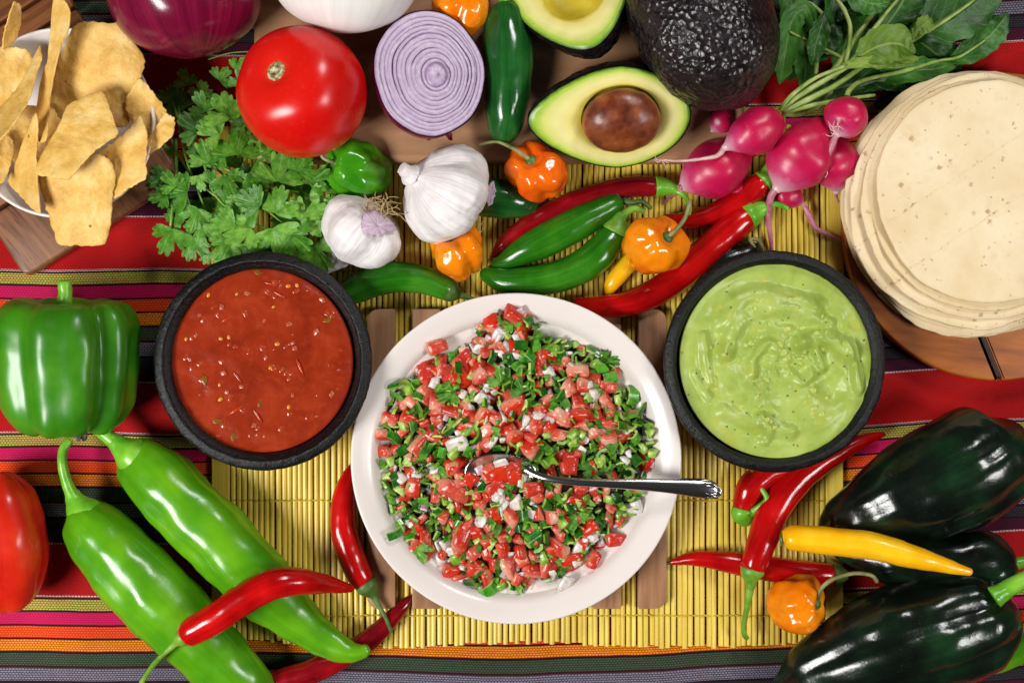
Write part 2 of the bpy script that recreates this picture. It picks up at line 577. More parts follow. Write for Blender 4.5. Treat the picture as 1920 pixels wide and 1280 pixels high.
M['board'] = wood('pale maple board', '#946a48', '#b28460', '#c0956e', (180, 16, 16), 0.5, 0.2)
M['trivet'] = wood('beech trivet', '#8c6040', '#a97c5a', '#ba8d68', (8, 110, 8), 0.5, 0.35)
M['tray'] = wood('acacia tray', '#542a16', '#84502c', '#a2683c', (90, 8, 8), 0.4, 0.6, math.radians(-33))
M['tray_end'] = wood('acacia tray end', '#54301e', '#875a3c', '#a07048', (70, 6, 6), 0.4, 0.9, math.radians(50))
M['round_board'] = wood('round mahogany board', '#6a3006', '#9c520a', '#b66c14', (110, 16, 16), 0.5, 0.25, math.radians(8))
M['groove'] = skin('dark groove', [(0.3, '#2a1206'), (0.7, '#3e1c0a')], 20, 0.6, 0.2, 5)


def bamboo():
    b = NB('yellow bamboo', 0.36, 0.45)
    v = b.coord('Object', (1 / (3 * S), 1 / (90 * S), 1 / (3 * S)))
    oi = b.n('ShaderNodeObjectInfo')
    cb = b.n('ShaderNodeCombineXYZ'); b.l(b.math('MULTIPLY', oi.outputs['Random'], 57), cb.inputs[1])
    ad = b.n('ShaderNodeVectorMath', operation='ADD'); b.l(v, ad.inputs[0]); b.l(cb.outputs[0], ad.inputs[1])
    f = b.noise(ad.outputs[0], 1.0, 4, 0.6)
    c = b.ramp(f, [(0.25, '#caa634'), (0.45, '#e4c84e'), (0.65, '#eed766'), (0.8, '#f4e48e')])
    c = b.mix(b.math('MULTIPLY', oi.outputs['Random'], 0.4), c, '#c49a22')
    return b.done(c, b.bump(f, 0.15, 0.8))


M['bamboo'] = bamboo()
M['mat_thread'] = skin('yellow thread', [(0.3, '#b89a14'), (0.7, '#d2b624')], 8, 0.6, 0.3, 3)


def chip_mat():
    b = NB('corn chip', 0.55, 0.35)
    v = b.coord('Object')
    f = b.noise(v, px(50), 5, 0.6)
    c = b.ramp(f, [(0.3, '#cc983e'), (0.5, '#deb25c'), (0.7, '#ecca84')])
    g = b.noise(v, px(5), 3, 0.6)
    c = b.mix(b.math('MULTIPLY', b.ramp(g, [(0.55, 0.0), (0.7, 1.0)]), 0.4), c, '#e2c486')
    d = b.ramp(b.voro(v, px(46)), [(0.0, 1.0), (0.05, 1.0), (0.08, 0.0)])
    c = b.mix(b.math('MULTIPLY', d, 0.75), c, '#6a2e10')
    n1 = b.bump(b.noise(v, px(13), 4, 0.6), 0.7, 4.0)
    bl = b.ramp(b.voro(v, px(22)), [(0.0, 1.0), (0.35, 0.0)])
    n1 = b.bump(bl, 0.35, 3.0, n1)
    return b.done(c, b.bump(g, 0.5, 1.3, n1))


M['chip'] = chip_mat()


def tortilla_mat():
    b = NB('corn tortilla', 0.62, 0.3)
    v = b.coord('Object')
    f = b.noise(v, px(120), 5, 0.6)
    c = b.ramp(f, [(0.3, '#dfc69a'), (0.5, '#ebd8b4'), (0.7, '#f3e6ca')])
    oi = b.n('ShaderNodeObjectInfo')
    c = b.mix(b.math('MULTIPLY', oi.outputs['Random'], 0.5), c, '#d8ba80')
    n_ = b.noise(v, px(9), 3, 0.6)
    # toasted specks, gathered in patches
    nz = b.n('ShaderNodeTexNoise'); nz.inputs['Scale'].default_value = px(7); nz.inputs['Detail'].default_value = 3; b.l(v, nz.inputs['Vector'])
    va = b.n('ShaderNodeVectorMath', operation='MULTIPLY_ADD'); b.l(nz.outputs['Color'], va.inputs[0])
    va.inputs[1].default_value = (11 * S,) * 3; b.l(v, va.inputs[2])
    vw_ = va.outputs[0]
    dv = b.voro(vw_, px(30))
    d = b.ramp(dv, [(0.0, 1.0), (0.10, 0.8), (0.2, 0.0)])
    dm = b.ramp(b.noise(v, px(60), 3), [(0.48, 0.0), (0.56, 1.0)])
    c = b.mix(b.math('MULTIPLY', b.math('MULTIPLY', d, dm), 0.75), c, '#8e541c')
    t = b.ramp(b.noise(v, px(60), 5, 0.7), [(0.52, 0.0), (0.7, 1.0)])
    c = b.mix(b.math('MULTIPLY', t, 0.5), c, '#d2ac74')
    dv2 = b.voro(vw_, px(15))
    d2 = b.ramp(dv2, [(0.0, 1.0), (0.12, 1.0), (0.2, 0.0)])
    dm2 = b.ramp(b.noise(v, px(38), 3), [(0.5, 0.0), (0.56, 1.0)])
    c = b.mix(b.math('MULTIPLY', b.math('MULTIPLY', d2, dm2), 0.6), c, '#a06a30')
    # fold line scorched across
    sp = b.n('ShaderNodeSeparateXYZ'); b.l(v, sp.inputs[0])
    q = b.math('ADD', b.math('MULTIPLY', sp.outputs['X'], 0.55), b.math('MULTIPLY', sp.outputs['Y'], -0.83))
    for off in (-38, 52):
        ln = b.math('ABSOLUTE', b.math('ADD', q, b.math('ADD', off * S, b.math('MULTIPLY', b.math('SUBTRACT', b.noise(v, px(26), 4), 0.5), 11 * S))))
        lm = b.ramp(b.math('DIVIDE', ln, 3 * S), [(0.3, 1.0), (0.9, 0.0)])
        dd = b.ramp(b.noise(v, px(15), 4, 0.75), [(0.53, 0.05), (0.66, 0.8)])
        c = b.mix(b.math('MULTIPLY', lm, dd), c, '#a8702c')
    n1 = b.bump(b.noise(v, px(26), 4, 0.6), 0.35, 3.0)
    return b.done(c, b.bump(n_, 0.35, 1.2, n1))


M['tortilla'] = tortilla_mat()


def radish_mat():
    b = NB('radish skin', 0.36, 0.5)
    tc = b.n('ShaderNodeTexCoord'); sp = b.n('ShaderNodeSeparateXYZ'); b.l(tc.outputs['UV'], sp.inputs[0])
    v = b.coord('Object')
    t = b.math('ADD', sp.outputs['X'], b.math('MULTIPLY', b.math('SUBTRACT', b.noise(v, px(10), 4), 0.5), 0.08))
    c = b.ramp(t, [(0.0, '#a06a4a'), (0.06, '#b01838'), (0.2, '#b8083a'), (0.6, '#c0104a'), (0.72, '#cc3a6e'), (0.8, '#d68aa4'), (1.0, '#e0c4c4')])
    sk = b.ramp(b.noise(v, px(5), 4, 0.7), [(0.62, 0.0), (0.72, 1.0)])
    sk2 = b.ramp(b.noise(v, px(36), 2), [(0.45, 0.0), (0.6, 1.0)])
    c = b.mix(b.math('MULTIPLY', b.math('MULTIPLY', sk, sk2), 0.75), c, '#d88aa0')
    return b.done(c, b.bump(b.noise(v, px(8), 4, 0.6), 0.18, 1.2))


M['radish'] = radish_mat()
M['radish_tail'] = skin('radish tail', [(0.3, '#a03a58'), (0.7, '#c88a98')], 20, 0.4, 0.2, 5)
M['radish_tail_pale'] = skin('pale radish tail', [(0.3, '#d0989a'), (0.7, '#e6ccc0')], 20, 0.4, 0.2, 5)
M['radish_stem'] = skin('radish stalk', [(0.3, '#6a8430'), (0.5, '#88a04a'), (0.75, '#aab872')], 30, 0.35, 0.2, 8)


def leaf_mat(name, stops, vein, feat=40, rough=0.42, vf=14.0):
    b = NB(name, rough, 0.4)
    tc = b.n('ShaderNodeTexCoord'); sp = b.n('ShaderNodeSeparateXYZ'); b.l(tc.outputs['UV'], sp.inputs[0])
    v = b.coord('Object')
    oi = b.n('ShaderNodeObjectInfo')
    f = b.math('ADD', b.noise(v, px(feat), 3), b.math('MULTIPLY', b.math('SUBTRACT', oi.outputs['Random'], 0.5), 0.35))
    c = b.ramp(f, stops)
    # UV: x along the leaf, y -1..1 across (stored 0..1)
    y = b.math('ABSOLUTE', b.math('SUBTRACT', sp.outputs['Y'], 0.5))
    side = b.math('SINE', b.math('MULTIPLY', b.math('SUBTRACT', sp.outputs['X'], b.math('MULTIPLY', y, 0.5)), vf * 2 * PI / 2))
    sv = b.ramp(b.math('ABSOLUTE', side), [(0.0, 1.0), (0.22, 0.0)])
    mv = b.ramp(y, [(0.012, 1.0), (0.04, 0.0)])
    vm = b.math('MAXIMUM', mv, b.math('MULTIPLY', sv, 0.45))
    c = b.mix(b.math('MULTIPLY', vm, 0.55), c, vein)
    h = b.math('SUBTRACT', b.noise(v, px(9), 3), b.math('MULTIPLY', vm, 0.5))
    mat = b.done(c, b.bump(h, 0.4, 2.0))
    tr = b.n('ShaderNodeBsdfTranslucent'); b.l(c, tr.inputs['Color'])
    ms = b.n('ShaderNodeMixShader'); ms.inputs[0].default_value = 0.22
    b.l(b.b.outputs[0], ms.inputs[1]); b.l(tr.outputs[0], ms.inputs[2])
    out = [x for x in b.nt.nodes if x.type == 'OUTPUT_MATERIAL'][0]
    b.l(ms.outputs[0], out.inputs[0])
    return mat


M['cilantro'] = leaf_mat('cilantro leaf', [(0.25, '#2f6a0d'), (0.5, '#529222'), (0.75, '#84bc48')], '#86b858', 30, 0.4, 6.0)
M['cilantro_cut'] = leaf_mat('chopped cilantro', [(0.25, '#2f6a12'), (0.5, '#5a982a'), (0.75, '#96c850')], '#a0cc60', 20, 0.35, 3.0)
M['radish_leaf'] = leaf_mat('radish leaf', [(0.25, '#163e0c'), (0.5, '#285c16'), (0.75, '#458226')], '#8aa860', 60, 0.42, 9.0)
M['radish_leaf_pale'] = leaf_mat('pale radish leaf', [(0.25, '#54761e'), (0.5, '#6f8f2c'), (0.75, '#8aa63c')], '#b0b868', 50, 0.42, 9.0)
M['cilantro_stem'] = skin('cilantro stem', [(0.3, '#5a8a2a'), (0.7, '#8cb450')], 30, 0.4, 0.1, 8)

M['dice_skin'] = skin('tomato dice skin', [(0.3, '#be2210'), (0.7, '#d23c1c')], 14, 0.24, 0.2, 6)


def dice_mat(name, deep, mid, pale):
    """tomato flesh: deep red under the skin (local +z), paler towards the core"""
    b = NB(name, 0.24, 0.5)
    v = b.coord('Object')
    sp = b.n('ShaderNodeSeparateXYZ'); b.l(v, sp.inputs[0])
    oi = b.n('ShaderNodeObjectInfo')
    t = b.math('ADD', b.math('MULTIPLY', sp.outputs['Z'], -0.045 / S), 0.45)
    t = b.math('ADD', t, b.math('MULTIPLY', b.math('SUBTRACT', b.noise(v, px(12), 3), 0.5), 0.9))
    t = b.math('ADD', t, b.math('MULTIPLY', b.math('SUBTRACT', oi.outputs['Random'], 0.5), 0.7))
    c = b.ramp(t, [(0.05, deep), (0.5, mid), (0.95, pale)])
    f = b.ramp(b.noise(v, px(3.6), 2), [(0.6, 0.0), (0.72, 0.5)])
    c = b.mix(f, c, '#e8b890')
    b.b.inputs['Subsurface Weight'].default_value = 0.55
    b.b.inputs['Subsurface Radius'].default_value = (1.0, 0.3, 0.2)
    b.b.inputs['Subsurface Scale'].default_value = 7 * S
    return b.done(c, b.bump(b.noise(v, px(5), 3, 0.6), 0.5, 1.5), b.math('ADD', b.math('MULTIPLY', b.noise(v, px(6), 2), 0.3), 0.08))


M['dice_flesh'] = dice_mat('tomato dice flesh', '#be3220', '#d66a50', '#e8a88c')
M['dice_pale'] = dice_mat('pale tomato dice flesh', '#c85040', '#dc8c74', '#eabca4')
M['onion_dice'] = skin('onion dice', [(0.3, '#c4b8ae'), (0.5, '#dad0c8'), (0.75, '#ece8e2')], 7, 0.26, 0.3, 4, sss=0.3, ssc=(1, .9, .8))
M['onion_dice_pink'] = skin('pinkish onion dice', [(0.3, '#b89098'), (0.5, '#ccb0b4'), (0.75, '#dcccd0')], 12, 0.26, 0.15, 6)


def chop_mat(name, dark, mid, pale, rough):
    b = NB(name, rough, 0.5)
    v = b.coord('Object')
    oi = b.n('ShaderNodeObjectInfo')
    t = b.math('ADD', b.noise(v, px(9), 3), b.math('MULTIPLY', b.math('SUBTRACT', oi.outputs['Random'], 0.5), 0.5))
    c = b.ramp(t, [(0.25, dark), (0.5, mid), (0.78, pale)])
    return b.done(c, b.bump(b.noise(v, px(4), 3, 0.6), 0.3, 1.2))


M['chop_skin'] = chop_mat('chopped chile skin', '#154610', '#286616', '#549e28', 0.22)
M['chop_flesh'] = chop_mat('chopped chile flesh', '#5a8c20', '#86b038', '#c4d480', 0.28)
M['heap_juice_shade'] = skin('chopped herb and juice', [(0.32, '#1c1006'), (0.5, '#1e280a'), (0.66, '#46160c')], 18, 0.25, 0.8, 6)  # herb and juice tones darkened so the gaps between pieces look shaded


def steel():
    b = NB('polished steel', 0.2, 0.5)
    b.b.inputs['Metallic'].default_value = 1.0
    v = b.coord('Object')
    return b.done('#c4c2c0', b.bump(b.noise(v, px(30), 2), 0.03, 1.0), None)


M['steel'] = steel()


# ------------------------------------------------------------------ tablecloth
BANDS = [  # start px, thread colour, gap colour, weave strength
    (0, '#d8c0c0', '#8a0a20', 1.0), (3, '#b60c0e', '#960608', 0.5), (97, '#e0c8c8', '#7a0a1c', 1.0), (100.5, '#2a0410', '#160208', 0.5),
    (104, '#a8c658', '#903412', 1.0), (125, '#2a0612', '#160208', 0.5), (129, '#d2145e', '#9a0834', 0.7), (151, '#2a0612', '#160208', 0.5),
    (155, '#f25816', '#b4160a', 0.9), (176, '#2a0612', '#160208', 0.5), (180, '#f09c1c', '#a42c0a', 1.0), (201, '#26060e', '#160208', 0.5),
    (206, '#40583e', '#1e0a14', 0.9), (229, '#3a0612', '#160208', 0.5), (234, '#858494', '#2c1020', 1.0), (258, '#20060c', '#120206', 0.5),
    (262, '#34323a', '#120a10', 0.9), (281, '#20060c', '#120206', 0.5), (284, '#4c0a2c', '#2c0618', 0.6)]
PERIOD = 306.0


def cloth_mat():
    b = NB('striped woven cloth', 0.78, 0.2)
    tc = b.n('ShaderNodeTexCoord'); sp = b.n('ShaderNodeSeparateXYZ'); b.l(tc.outputs['UV'], sp.inputs[0])
    v = b.coord('Object')
    u = sp.outputs['X']; vv = sp.outputs['Y']
    wob = b.math('MULTIPLY', b.math('SUBTRACT', b.noise(v, px(40), 3), 0.5), 2.2)
    vw = b.math('ADD', vv, wob)
    t = b.math('DIVIDE', b.math('MODULO', b.math('ADD', vw, PERIOD * 20), PERIOD), PERIOD)
    ca = b.ramp(t, [(s / PERIOD, c) for s, c, _, _ in BANDS], 'CONSTANT')
    cg = b.ramp(t, [(s / PERIOD, c) for s, _, c, _ in BANDS], 'CONSTANT')
    ws = b.ramp(t, [(s / PERIOD, k) for s, _, _, k in BANDS], 'CONSTANT')
    cb = b.n('ShaderNodeCombineXYZ'); b.l(u, cb.inputs[0]); b.l(vw, cb.inputs[1])
    br = b.n('ShaderNodeTexBrick'); br.offset = 0.5; br.squash = 1.0
    br.inputs['Color1'].default_value = (1, 1, 1, 1); br.inputs['Color2'].default_value = (0.75, 0.75, 0.75, 1)
    br.inputs['Mortar'].default_value = (0, 0, 0, 1)
    br.inputs['Scale'].default_value = 1.0; br.inputs['Brick Width'].default_value = 6.0; br.inputs['Row Height'].default_value = 4.2
    br.inputs['Mortar Size'].default_value = 0.95; br.inputs['Mortar Smooth'].default_value = 0.6
    b.l(cb.outputs[0], br.inputs['Vector'])
    wv = br.outputs['Color']
    inv = b.math('SUBTRACT', 1.0, wv)
    c = b.mix(b.math('MULTIPLY', b.math('MULTIPLY', inv, ws), 0.9), ca, cg)
    c = b.mix(b.math('MULTIPLY', b.noise(v, px(6), 3), 0.25), c, cg)
    return b.done(c, b.bump(wv, 0.7, 1.4))


M['cloth'] = cloth_mat()


def cloth():
    nx, ny = 150, 110
    x0, x1, y0, y1 = -700, 2620, -560, 1840
    V, F, U = [], [], []
    def ph(x, y):     # band phase: distance (px) below the start of a red band
        s = 1018 + 14 * math.exp(-((x - 950) / 330) ** 2) - 24 * max(0.0, (x - 1250) / 600) + 5 * mn.noise(Vector((x / 210, y / 260, 3)))
        return y - s
    uv = {}
    for j in range(ny + 1):
        for i in range(nx + 1):
            x = x0 + (x1 - x0) * i / nx; y = y0 + (y1 - y0) * j / ny
            z = 2.2 * mn.noise(Vector((x / 170, y / 90, 0))) + 1.6 * mn.noise(Vector((x / 60, y / 45, 5))) - 3.5
            V.append(Vector((x - 960, 640 - y, z))); uv[len(V) - 1] = (x, ph(x, y))
    for j in range(ny):
        for i in range(nx):
            a = j * (nx + 1) + i
            f = (a, a + nx + 1, a + nx + 2, a + 1)
            F.append(f); U.append(tuple(uv[k] for k in f))
    o = obj('tablecloth', V, F, M['cloth'], None, Vector((0, 0, 0)), U)
    md = o.modifiers.new('thickness', 'SOLIDIFY'); md.thickness = 3 * S; md.offset = -1
    return tag(o, 'red woven tablecloth with green, magenta, orange and grey stripes lying under everything', 'tablecloth')


cloth()


# ------------------------------------------------------------------ bamboo mat
def box_v(x0, x1, y0, y1, z0, z1, bev, skew=0.0):
    """slat along y with rounded top, world px"""
    V, F = [], []
    prof = [(x0, z0), (x0, z1 - bev), (x0 + bev * 0.7, z1 - bev * 0.25), ((x0 + x1) / 2, z1), (x1 - bev * 0.7, z1 - bev * 0.25), (x1, z1 - bev), (x1, z0)]
    ys = [y0, (y0 * 2 + y1) / 3, (y0 + 2 * y1) / 3, y1]
    for i, y in enumerate(ys):
        dx = skew * (i / 3 - 0.5) * 2
        for (x, z) in prof: V.append(Vector((x + dx, y, z)))
    k = len(prof)
    for i in range(3):
        for j in range(k - 1):
            F.append((i * k + j, i * k + j + 1, (i + 1) * k + j + 1, (i + 1) * k + j))
    F.append(tuple(range(k))); F.append(tuple(reversed(range(3 * k, 4 * k))))
    return V, F


def mat():
    t = thing('place_mat', 'yellow bamboo slat place mat spread over the striped cloth', 'place mat', W(980, 1208, 0))
    x = 398.0
    edges = []
    while x < 1578:
        wdt = 34 if x < 400 else (33 if x > 1543 else R.uniform(8.0, 9.5))
        edges.append((x, x + wdt)); x += wdt + R.uniform(1.0, 2.5)
    for (a, b) in edges:
        yb = 1206 + R.uniform(-3, 4) - 22 * max(0, (660 - a) / 260) * 0.25 + 4 * math.sin(a / 90)
        zj = R.uniform(-1.2, 0.9)
        V, F = box_v(a - 960, b - 960, 640 - yb, 640 - 236 + R.uniform(-4, 4), 0.5, 8.5 + zj, 2.6, R.uniform(-1.5, 1.5))
        obj('slat', V, F, M['bamboo'], t, smooth=False)
    for yrow in (292, 507, 722, 937, 1152):
        pts = []
        for i, (a, b) in enumerate(edges):
            m_ = (a + b) / 2
            pts.append((m_ - 960, 640 - yrow + R.uniform(-0.8, 0.8), 9.6, 1.7))
            pts.append((b + 0.6 - 960, 640 - yrow + R.uniform(-1.6, 1.6), 5.0, 2.0))
        V, F, U = sweep(pts, n=len(pts) * 2, m=6)
        obj('thread', V, F, M['mat_thread'], t, UV=U)
    return t


mat()
MZ = 9.0     # top of the mat


# ------------------------------------------------------------------ slabs (boards) with a rounded outline
def slab(outline, z0, z1, bev, steps=4):
    """outline: list of world (x,y) counter-clockwise, convex-ish.  rounded top and bottom edge"""
    cx = sum(p[0] for p in outline) / len(outline); cy = sum(p[1] for p in outline) / len(outline)
    n = len(outline)
    nor = []
    for i in range(n):
        a = Vector(outline[i - 1]); b = Vector(outline[(i + 1) % n]); d = (b - a).normalized()
        nor.append(Vector((d.y, -d.x)))
    rings = []
    for i in range(steps + 1):
        a = PI / 2 * i / steps
        rings.append((-bev * (1 - math.sin(a)), z0 + bev * (1 - math.cos(a))))
    for i in range(steps + 1):
        a = PI / 2 * i / steps
        rings.append((-bev * (1 - math.cos(a)), z1 - bev * (1 - math.sin(a))))
    V, F = [], []
    for (off, z) in rings:
        for p, q in zip(outline, nor): V.append(Vector((p[0] + q.x * off, p[1] + q.y * off, z)))
    for i in range(len(rings) - 1):
        for j in range(n):
            k = (j + 1) % n
            F.append((i * n + j, i * n + k, (i + 1) * n + k, (i + 1) * n + j))
    F.append(tuple(reversed(range(n)))); F.append(tuple(range((len(rings) - 1) * n, len(rings) * n)))
    return V, F


def round_rect(x0, x1, y0, y1, r, steps=6):
    P = []
    for (cx, cy, a0) in ((x1 - r, y0 + r, -90), (x1 - r, y1 - r, 0), (x0 + r, y1 - r, 90), (x0 + r, y0 + r, 180)):
        for i in range(steps + 1):
            a = math.radians(a0 + 90 * i / steps)
            P.append((cx + r * math.cos(a), cy + r * math.sin(a)))
    return P


BZ = 62.0    # top of the cutting board
def cutting_board():
    k = K(BZ)
    t = thing('cutting_board', 'thick pale wooden cutting board under the avocados and onion half', 'cutting board', W(950, 300, MZ))
    ol = round_rect((474 - 960) * k, (1398 - 960) * k, (640 - 303) * k, (640 + 420) * k, 16)
    V, F = slab(ol, MZ + 1, BZ, 13, 5)
    o = obj('board', V, F, M['board'], t)
    return t


cutting_board()


def flat_shade(o, deg=35):
    for p in o.data.polygons: p.use_smooth = True
    try: o.data.set_sharp_from_angle(angle=math.radians(deg))
    except Exception: pass


def trivet():
    t = thing('trivet', 'beech slat trivet under the white plate', 'trivet', W(967, 860, MZ))
    for i in range(7):
        x0 = 688 + 84.8 * i
        k = K(27)
        rr = 3
        X0, X1, Y0, Y1 = (x0 - 960) * k, (x0 + 53 - 960) * k, (640 - 1141) * k, (640 - 579) * k
        ol = round_rect(X0, X1, Y0, Y1, 3, 3)
        if i in (0, 6):
            ol = []
            big, sm = 22, 3
            rs = {0: (sm, sm, big, big), 6: (big, big, sm, sm)}[i]    # br, tr, tl, bl
            for (sx, sy, a0, r) in ((1, 0, -90, rs[0]), (1, 1, 0, rs[1]), (0, 1, 90, rs[2]), (0, 0, 180, rs[3])):
                cx = X1 - r if sx else X0 + r; cy = Y1 - r if sy else Y0 + r
                for q in range(7):
                    a = math.radians(a0 + 90 * q / 6); ol.append((cx + r * math.cos(a), cy + r * math.sin(a)))
        V, F = slab(ol, MZ + 6, 27, 1.6, 2)
        o = obj('slat', V, F, M['trivet'], t); flat_shade(o)
    for y in (700, 1020):
        V, F = slab(round_rect(-260, 278, 640 - y - 22, 640 - y + 22, 3, 3), MZ, MZ + 6.5, 1, 2)
        o = obj('crossbar', V, F, M['trivet'], t); flat_shade(o)


trivet()


def tray():
    t = thing('wooden_tray', 'dark slatted wooden tray under the white chip bowl', 'tray', W(45, 505, 0))
    Z1 = 40.0
    c = W(45, 520, Z1); c = Vector((c.x, c.y))
    ex = Vector((0.845, 0.535)); ey = Vector((-0.535, 0.845))     # along the rails; across, up-left
    # coordinates: a along ex from the corner, b along ey
    def rect(a0, a1, b0, b1, r, z0, z1, bev, name, m):
        P = [c + ex * p[0] + ey * p[1] for p in round_rect(a0, a1, b0, b1, r, 5)]
        V, F = slab([(p.x, p.y) for p in P], z0, z1, bev, 3)
        o = obj(name, V, F, m, t); flat_shade(o, 40)
    # wide end rail whose grain runs across it
    rect(0, 345, 0, 128, 16, 10, Z1, 6, 'end_rail', M['tray_end'])
    b = 134
    while b < 560:
        rect(0, 345, b, b + 41, 4, 14, Z1 - R.uniform(0, 1.5), 3, 'slat', M['tray']); b += 48
    for a in (60, 270):
        rect(a, a + 40, 20, 560, 4, 0, 13, 2, 'foot_rail', M['tray'])


tray()


def round_board():
    cx, cy, r, z1 = 1872, 424, 289, 44.0
    t = thing('round_board', 'round reddish brown wooden board under the tortilla stack', 'serving board', W(cx, cy, 0))
    k = K(z1); c = W(cx, cy, z1)
    # three planks of a disc, cut by two seams running a little off vertical
    ang = math.radians(22)
    cuts = [-r, -105, r]
    for q in range(2):
        a0, a1 = cuts[q] + (5 if q else 0), cuts[q + 1] - (5 if q < 1 else 0)
        lo, hi = [], []
        n = 36
        for i in range(n + 1):
            x = a0 + (a1 - a0) * (0.5 - 0.5 * math.cos(PI * i / n))
            y = math.sqrt(max(0, r * r - x * x))
            lo.append((x, -y)); hi.append((x, y))
        P = lo + hi[::-1]
        if abs(P[0][1] - P[-1][1]) < 0.5: P = P[:-1]
        if q == 1: P = [p for i, p in enumerate(P) if i != n]
        P = [(c.x + (x * math.cos(ang) - y * math.sin(ang)) * k, c.y + (x * math.sin(ang) + y * math.cos(ang)) * k) for x, y in P]
        V, F = slab(P, 14, z1, 4, 3)
        o = obj('plank', V, F, M['round_board'], t); flat_shade(o, 35)
    V, F, U = lathe_z(cx, cy, [(0, 42.4), (r - 8, 42.4), (r - 5, 40), (r - 8, 16), (r - 40, 4), (0, 4)], 96)
    o = obj('base', V, F, M['groove'], t)


round_board()


# ------------------------------------------------------------------ tortillas
def tortillas():
    st = [  # cx, cy, r, z
        (1826, 386, 246, 46), (1822, 383, 243, 56), (1829, 388, 238, 65), (1824, 378, 240, 73), (1835, 384, 232, 82),
        (1828, 380, 234, 90), (1840, 372, 226, 99), (1846, 366, 214, 108), (1848, 361, 205, 118)]
    names = ['lowest tortilla of the stack, resting on the round board', 'second tortilla from the bottom of the stack',
             'third tortilla from the bottom of the stack', 'fourth tortilla from the bottom of the stack',
             'middle tortilla, with four below it and four above', 'fourth tortilla from the top of the stack',
             'third tortilla from the top of the stack', 'tortilla directly beneath the topmost one',
             'topmost pale tortilla with brown scorch marks']
    for i, (cx, cy, r, z) in enumerate(st):
        top = (i == len(st) - 1)
        n, m = (26 if top else 12), 120
        c = W(cx, cy, z); rk = r * K(z)
        V = []
        def pt(rr, th, side):
            x, y = math.cos(th), math.sin(th)
            q = rr / rk
            wob = 1 + 0.045 * mn.noise(Vector((x * 1.3, y * 1.3, i * 3.1))) + 0.012 * mn.noise(Vector((x * 4, y * 4, i * 9.7))) + 0.010 * mn.noise(Vector((x * 11, y * 11, i * 5.7))) + 0.004 * mn.noise(Vector((x * 30, y * 30, i * 2.7)))
            R_ = rr * wob
            zz = z + 8.0 * q ** 3 * mn.noise(Vector((x * 1.6 + i, y * 1.6, 4.4))) + 2.2 * q * mn.noise(Vector((x * 5 * q, y * 5 * q, i * 2.3)))
            zz += 1.6 * mn.noise(Vector((x * q * 3.3, y * q * 3.3, i + 0.4)))
            zz += side * (3.4 - 1.2 * q ** 8)
            return Vector((c.x + R_ * x, c.y + R_ * y, zz))
        rad = [rk * (k_ / n) ** 0.8 for k_ in range(n + 1)]
        rings = [(max(0.3, a), 1) for a in rad] + [(rk + 1.4, 0)] + [(max(0.3, a), -1) for a in reversed(rad)]
        for (a, s) in rings:
            for j in range(m): V.append(pt(a, 2 * PI * j / m, s))
        F, U = ringfaces(len(rings) - 1, m)
        F = [f for f in F]
        o = obj('tortilla', V, F, M['tortilla'], None, Vector((c.x, c.y, z)), U)
        tag(o, names[i], 'tortilla', 'corn tortillas stacked on the round board')


tortillas()


# ------------------------------------------------------------------ bowls and plate
def plate():
    pr = smooth_prof([(0.2, 27), (120, 27), (176, 28), (196, 33), (240, 55), (285, 78), (306, 87), (310, 90), (308.5, 93), (303, 92.5), (285, 86), (266, 76),
                      (250, 55), (238, 41), (225, 36), (190, 34), (100, 33), (0.2, 33)], 90)
    V, F, U = lathe_z(967.5, 859.5, pr, 128)
    o = obj('plate', V, F, M['white_glaze'], None, W(967.5, 859.5, 27), U)
    tag(o, 'wide white ceramic plate holding the chopped fresh salsa', 'plate')


plate()


def molcajete(cx, cy, rx, ri, lab, seed):
    zr = 128
    prof = smooth_prof([(0.2, 3), (80, 3), (120, 5), (150, 20), (178, 60), (rx - 8, 104), (rx - 1, 118), (rx - 3, 126), (rx - 16, 131), (ri + 10, 127), (ri, 118),
                        (ri - 3, 105), (ri - 25, 60), (100, 30), (0.2, 24)], 80)
    V, F, U = lathe_z(cx, cy, prof, 128, nz=1.3, ns=14, seed=seed)
    o = obj('bowl', V, F, M['bowl_black'], None, W(cx, cy, 3), U)
    tag(o, lab, 'bowl', 'black stone bowls of dip')
    return W(cx, cy, zr)


molcajete(491, 677, 205.5, 174, 'black bowl filled with red salsa beside the green bell pepper', 1)
molcajete(1454, 678, 208.5, 183, 'black bowl filled with green guacamole beside the tortillas', 8)


def pool(name, lab, cat, cx, cy, r, z, fn, m_, n=70, m=160):
    c = W(cx, cy, z)
    t = thing(name, lab, cat, Vector((c.x, c.y, z - 60)))
    V = []
    for i in range(n + 1):
        rr = max(0.3, r * K(z) * i / n)
        for j in range(m):
            th = 2 * PI * j / m
            x, y = rr * math.cos(th), rr * math.sin(th)
            V.append(Vector((c.x + x, c.y + y, z + fn(x, y, rr / (r * K(z))))))
    for j in range(m):
        V.append(V[n * m + j] + Vector((0, 0, -18)))
    F, U = ringfaces(n + 1, m)
    obj('surface', V, F, m_, t, UV=U)
    return t, c


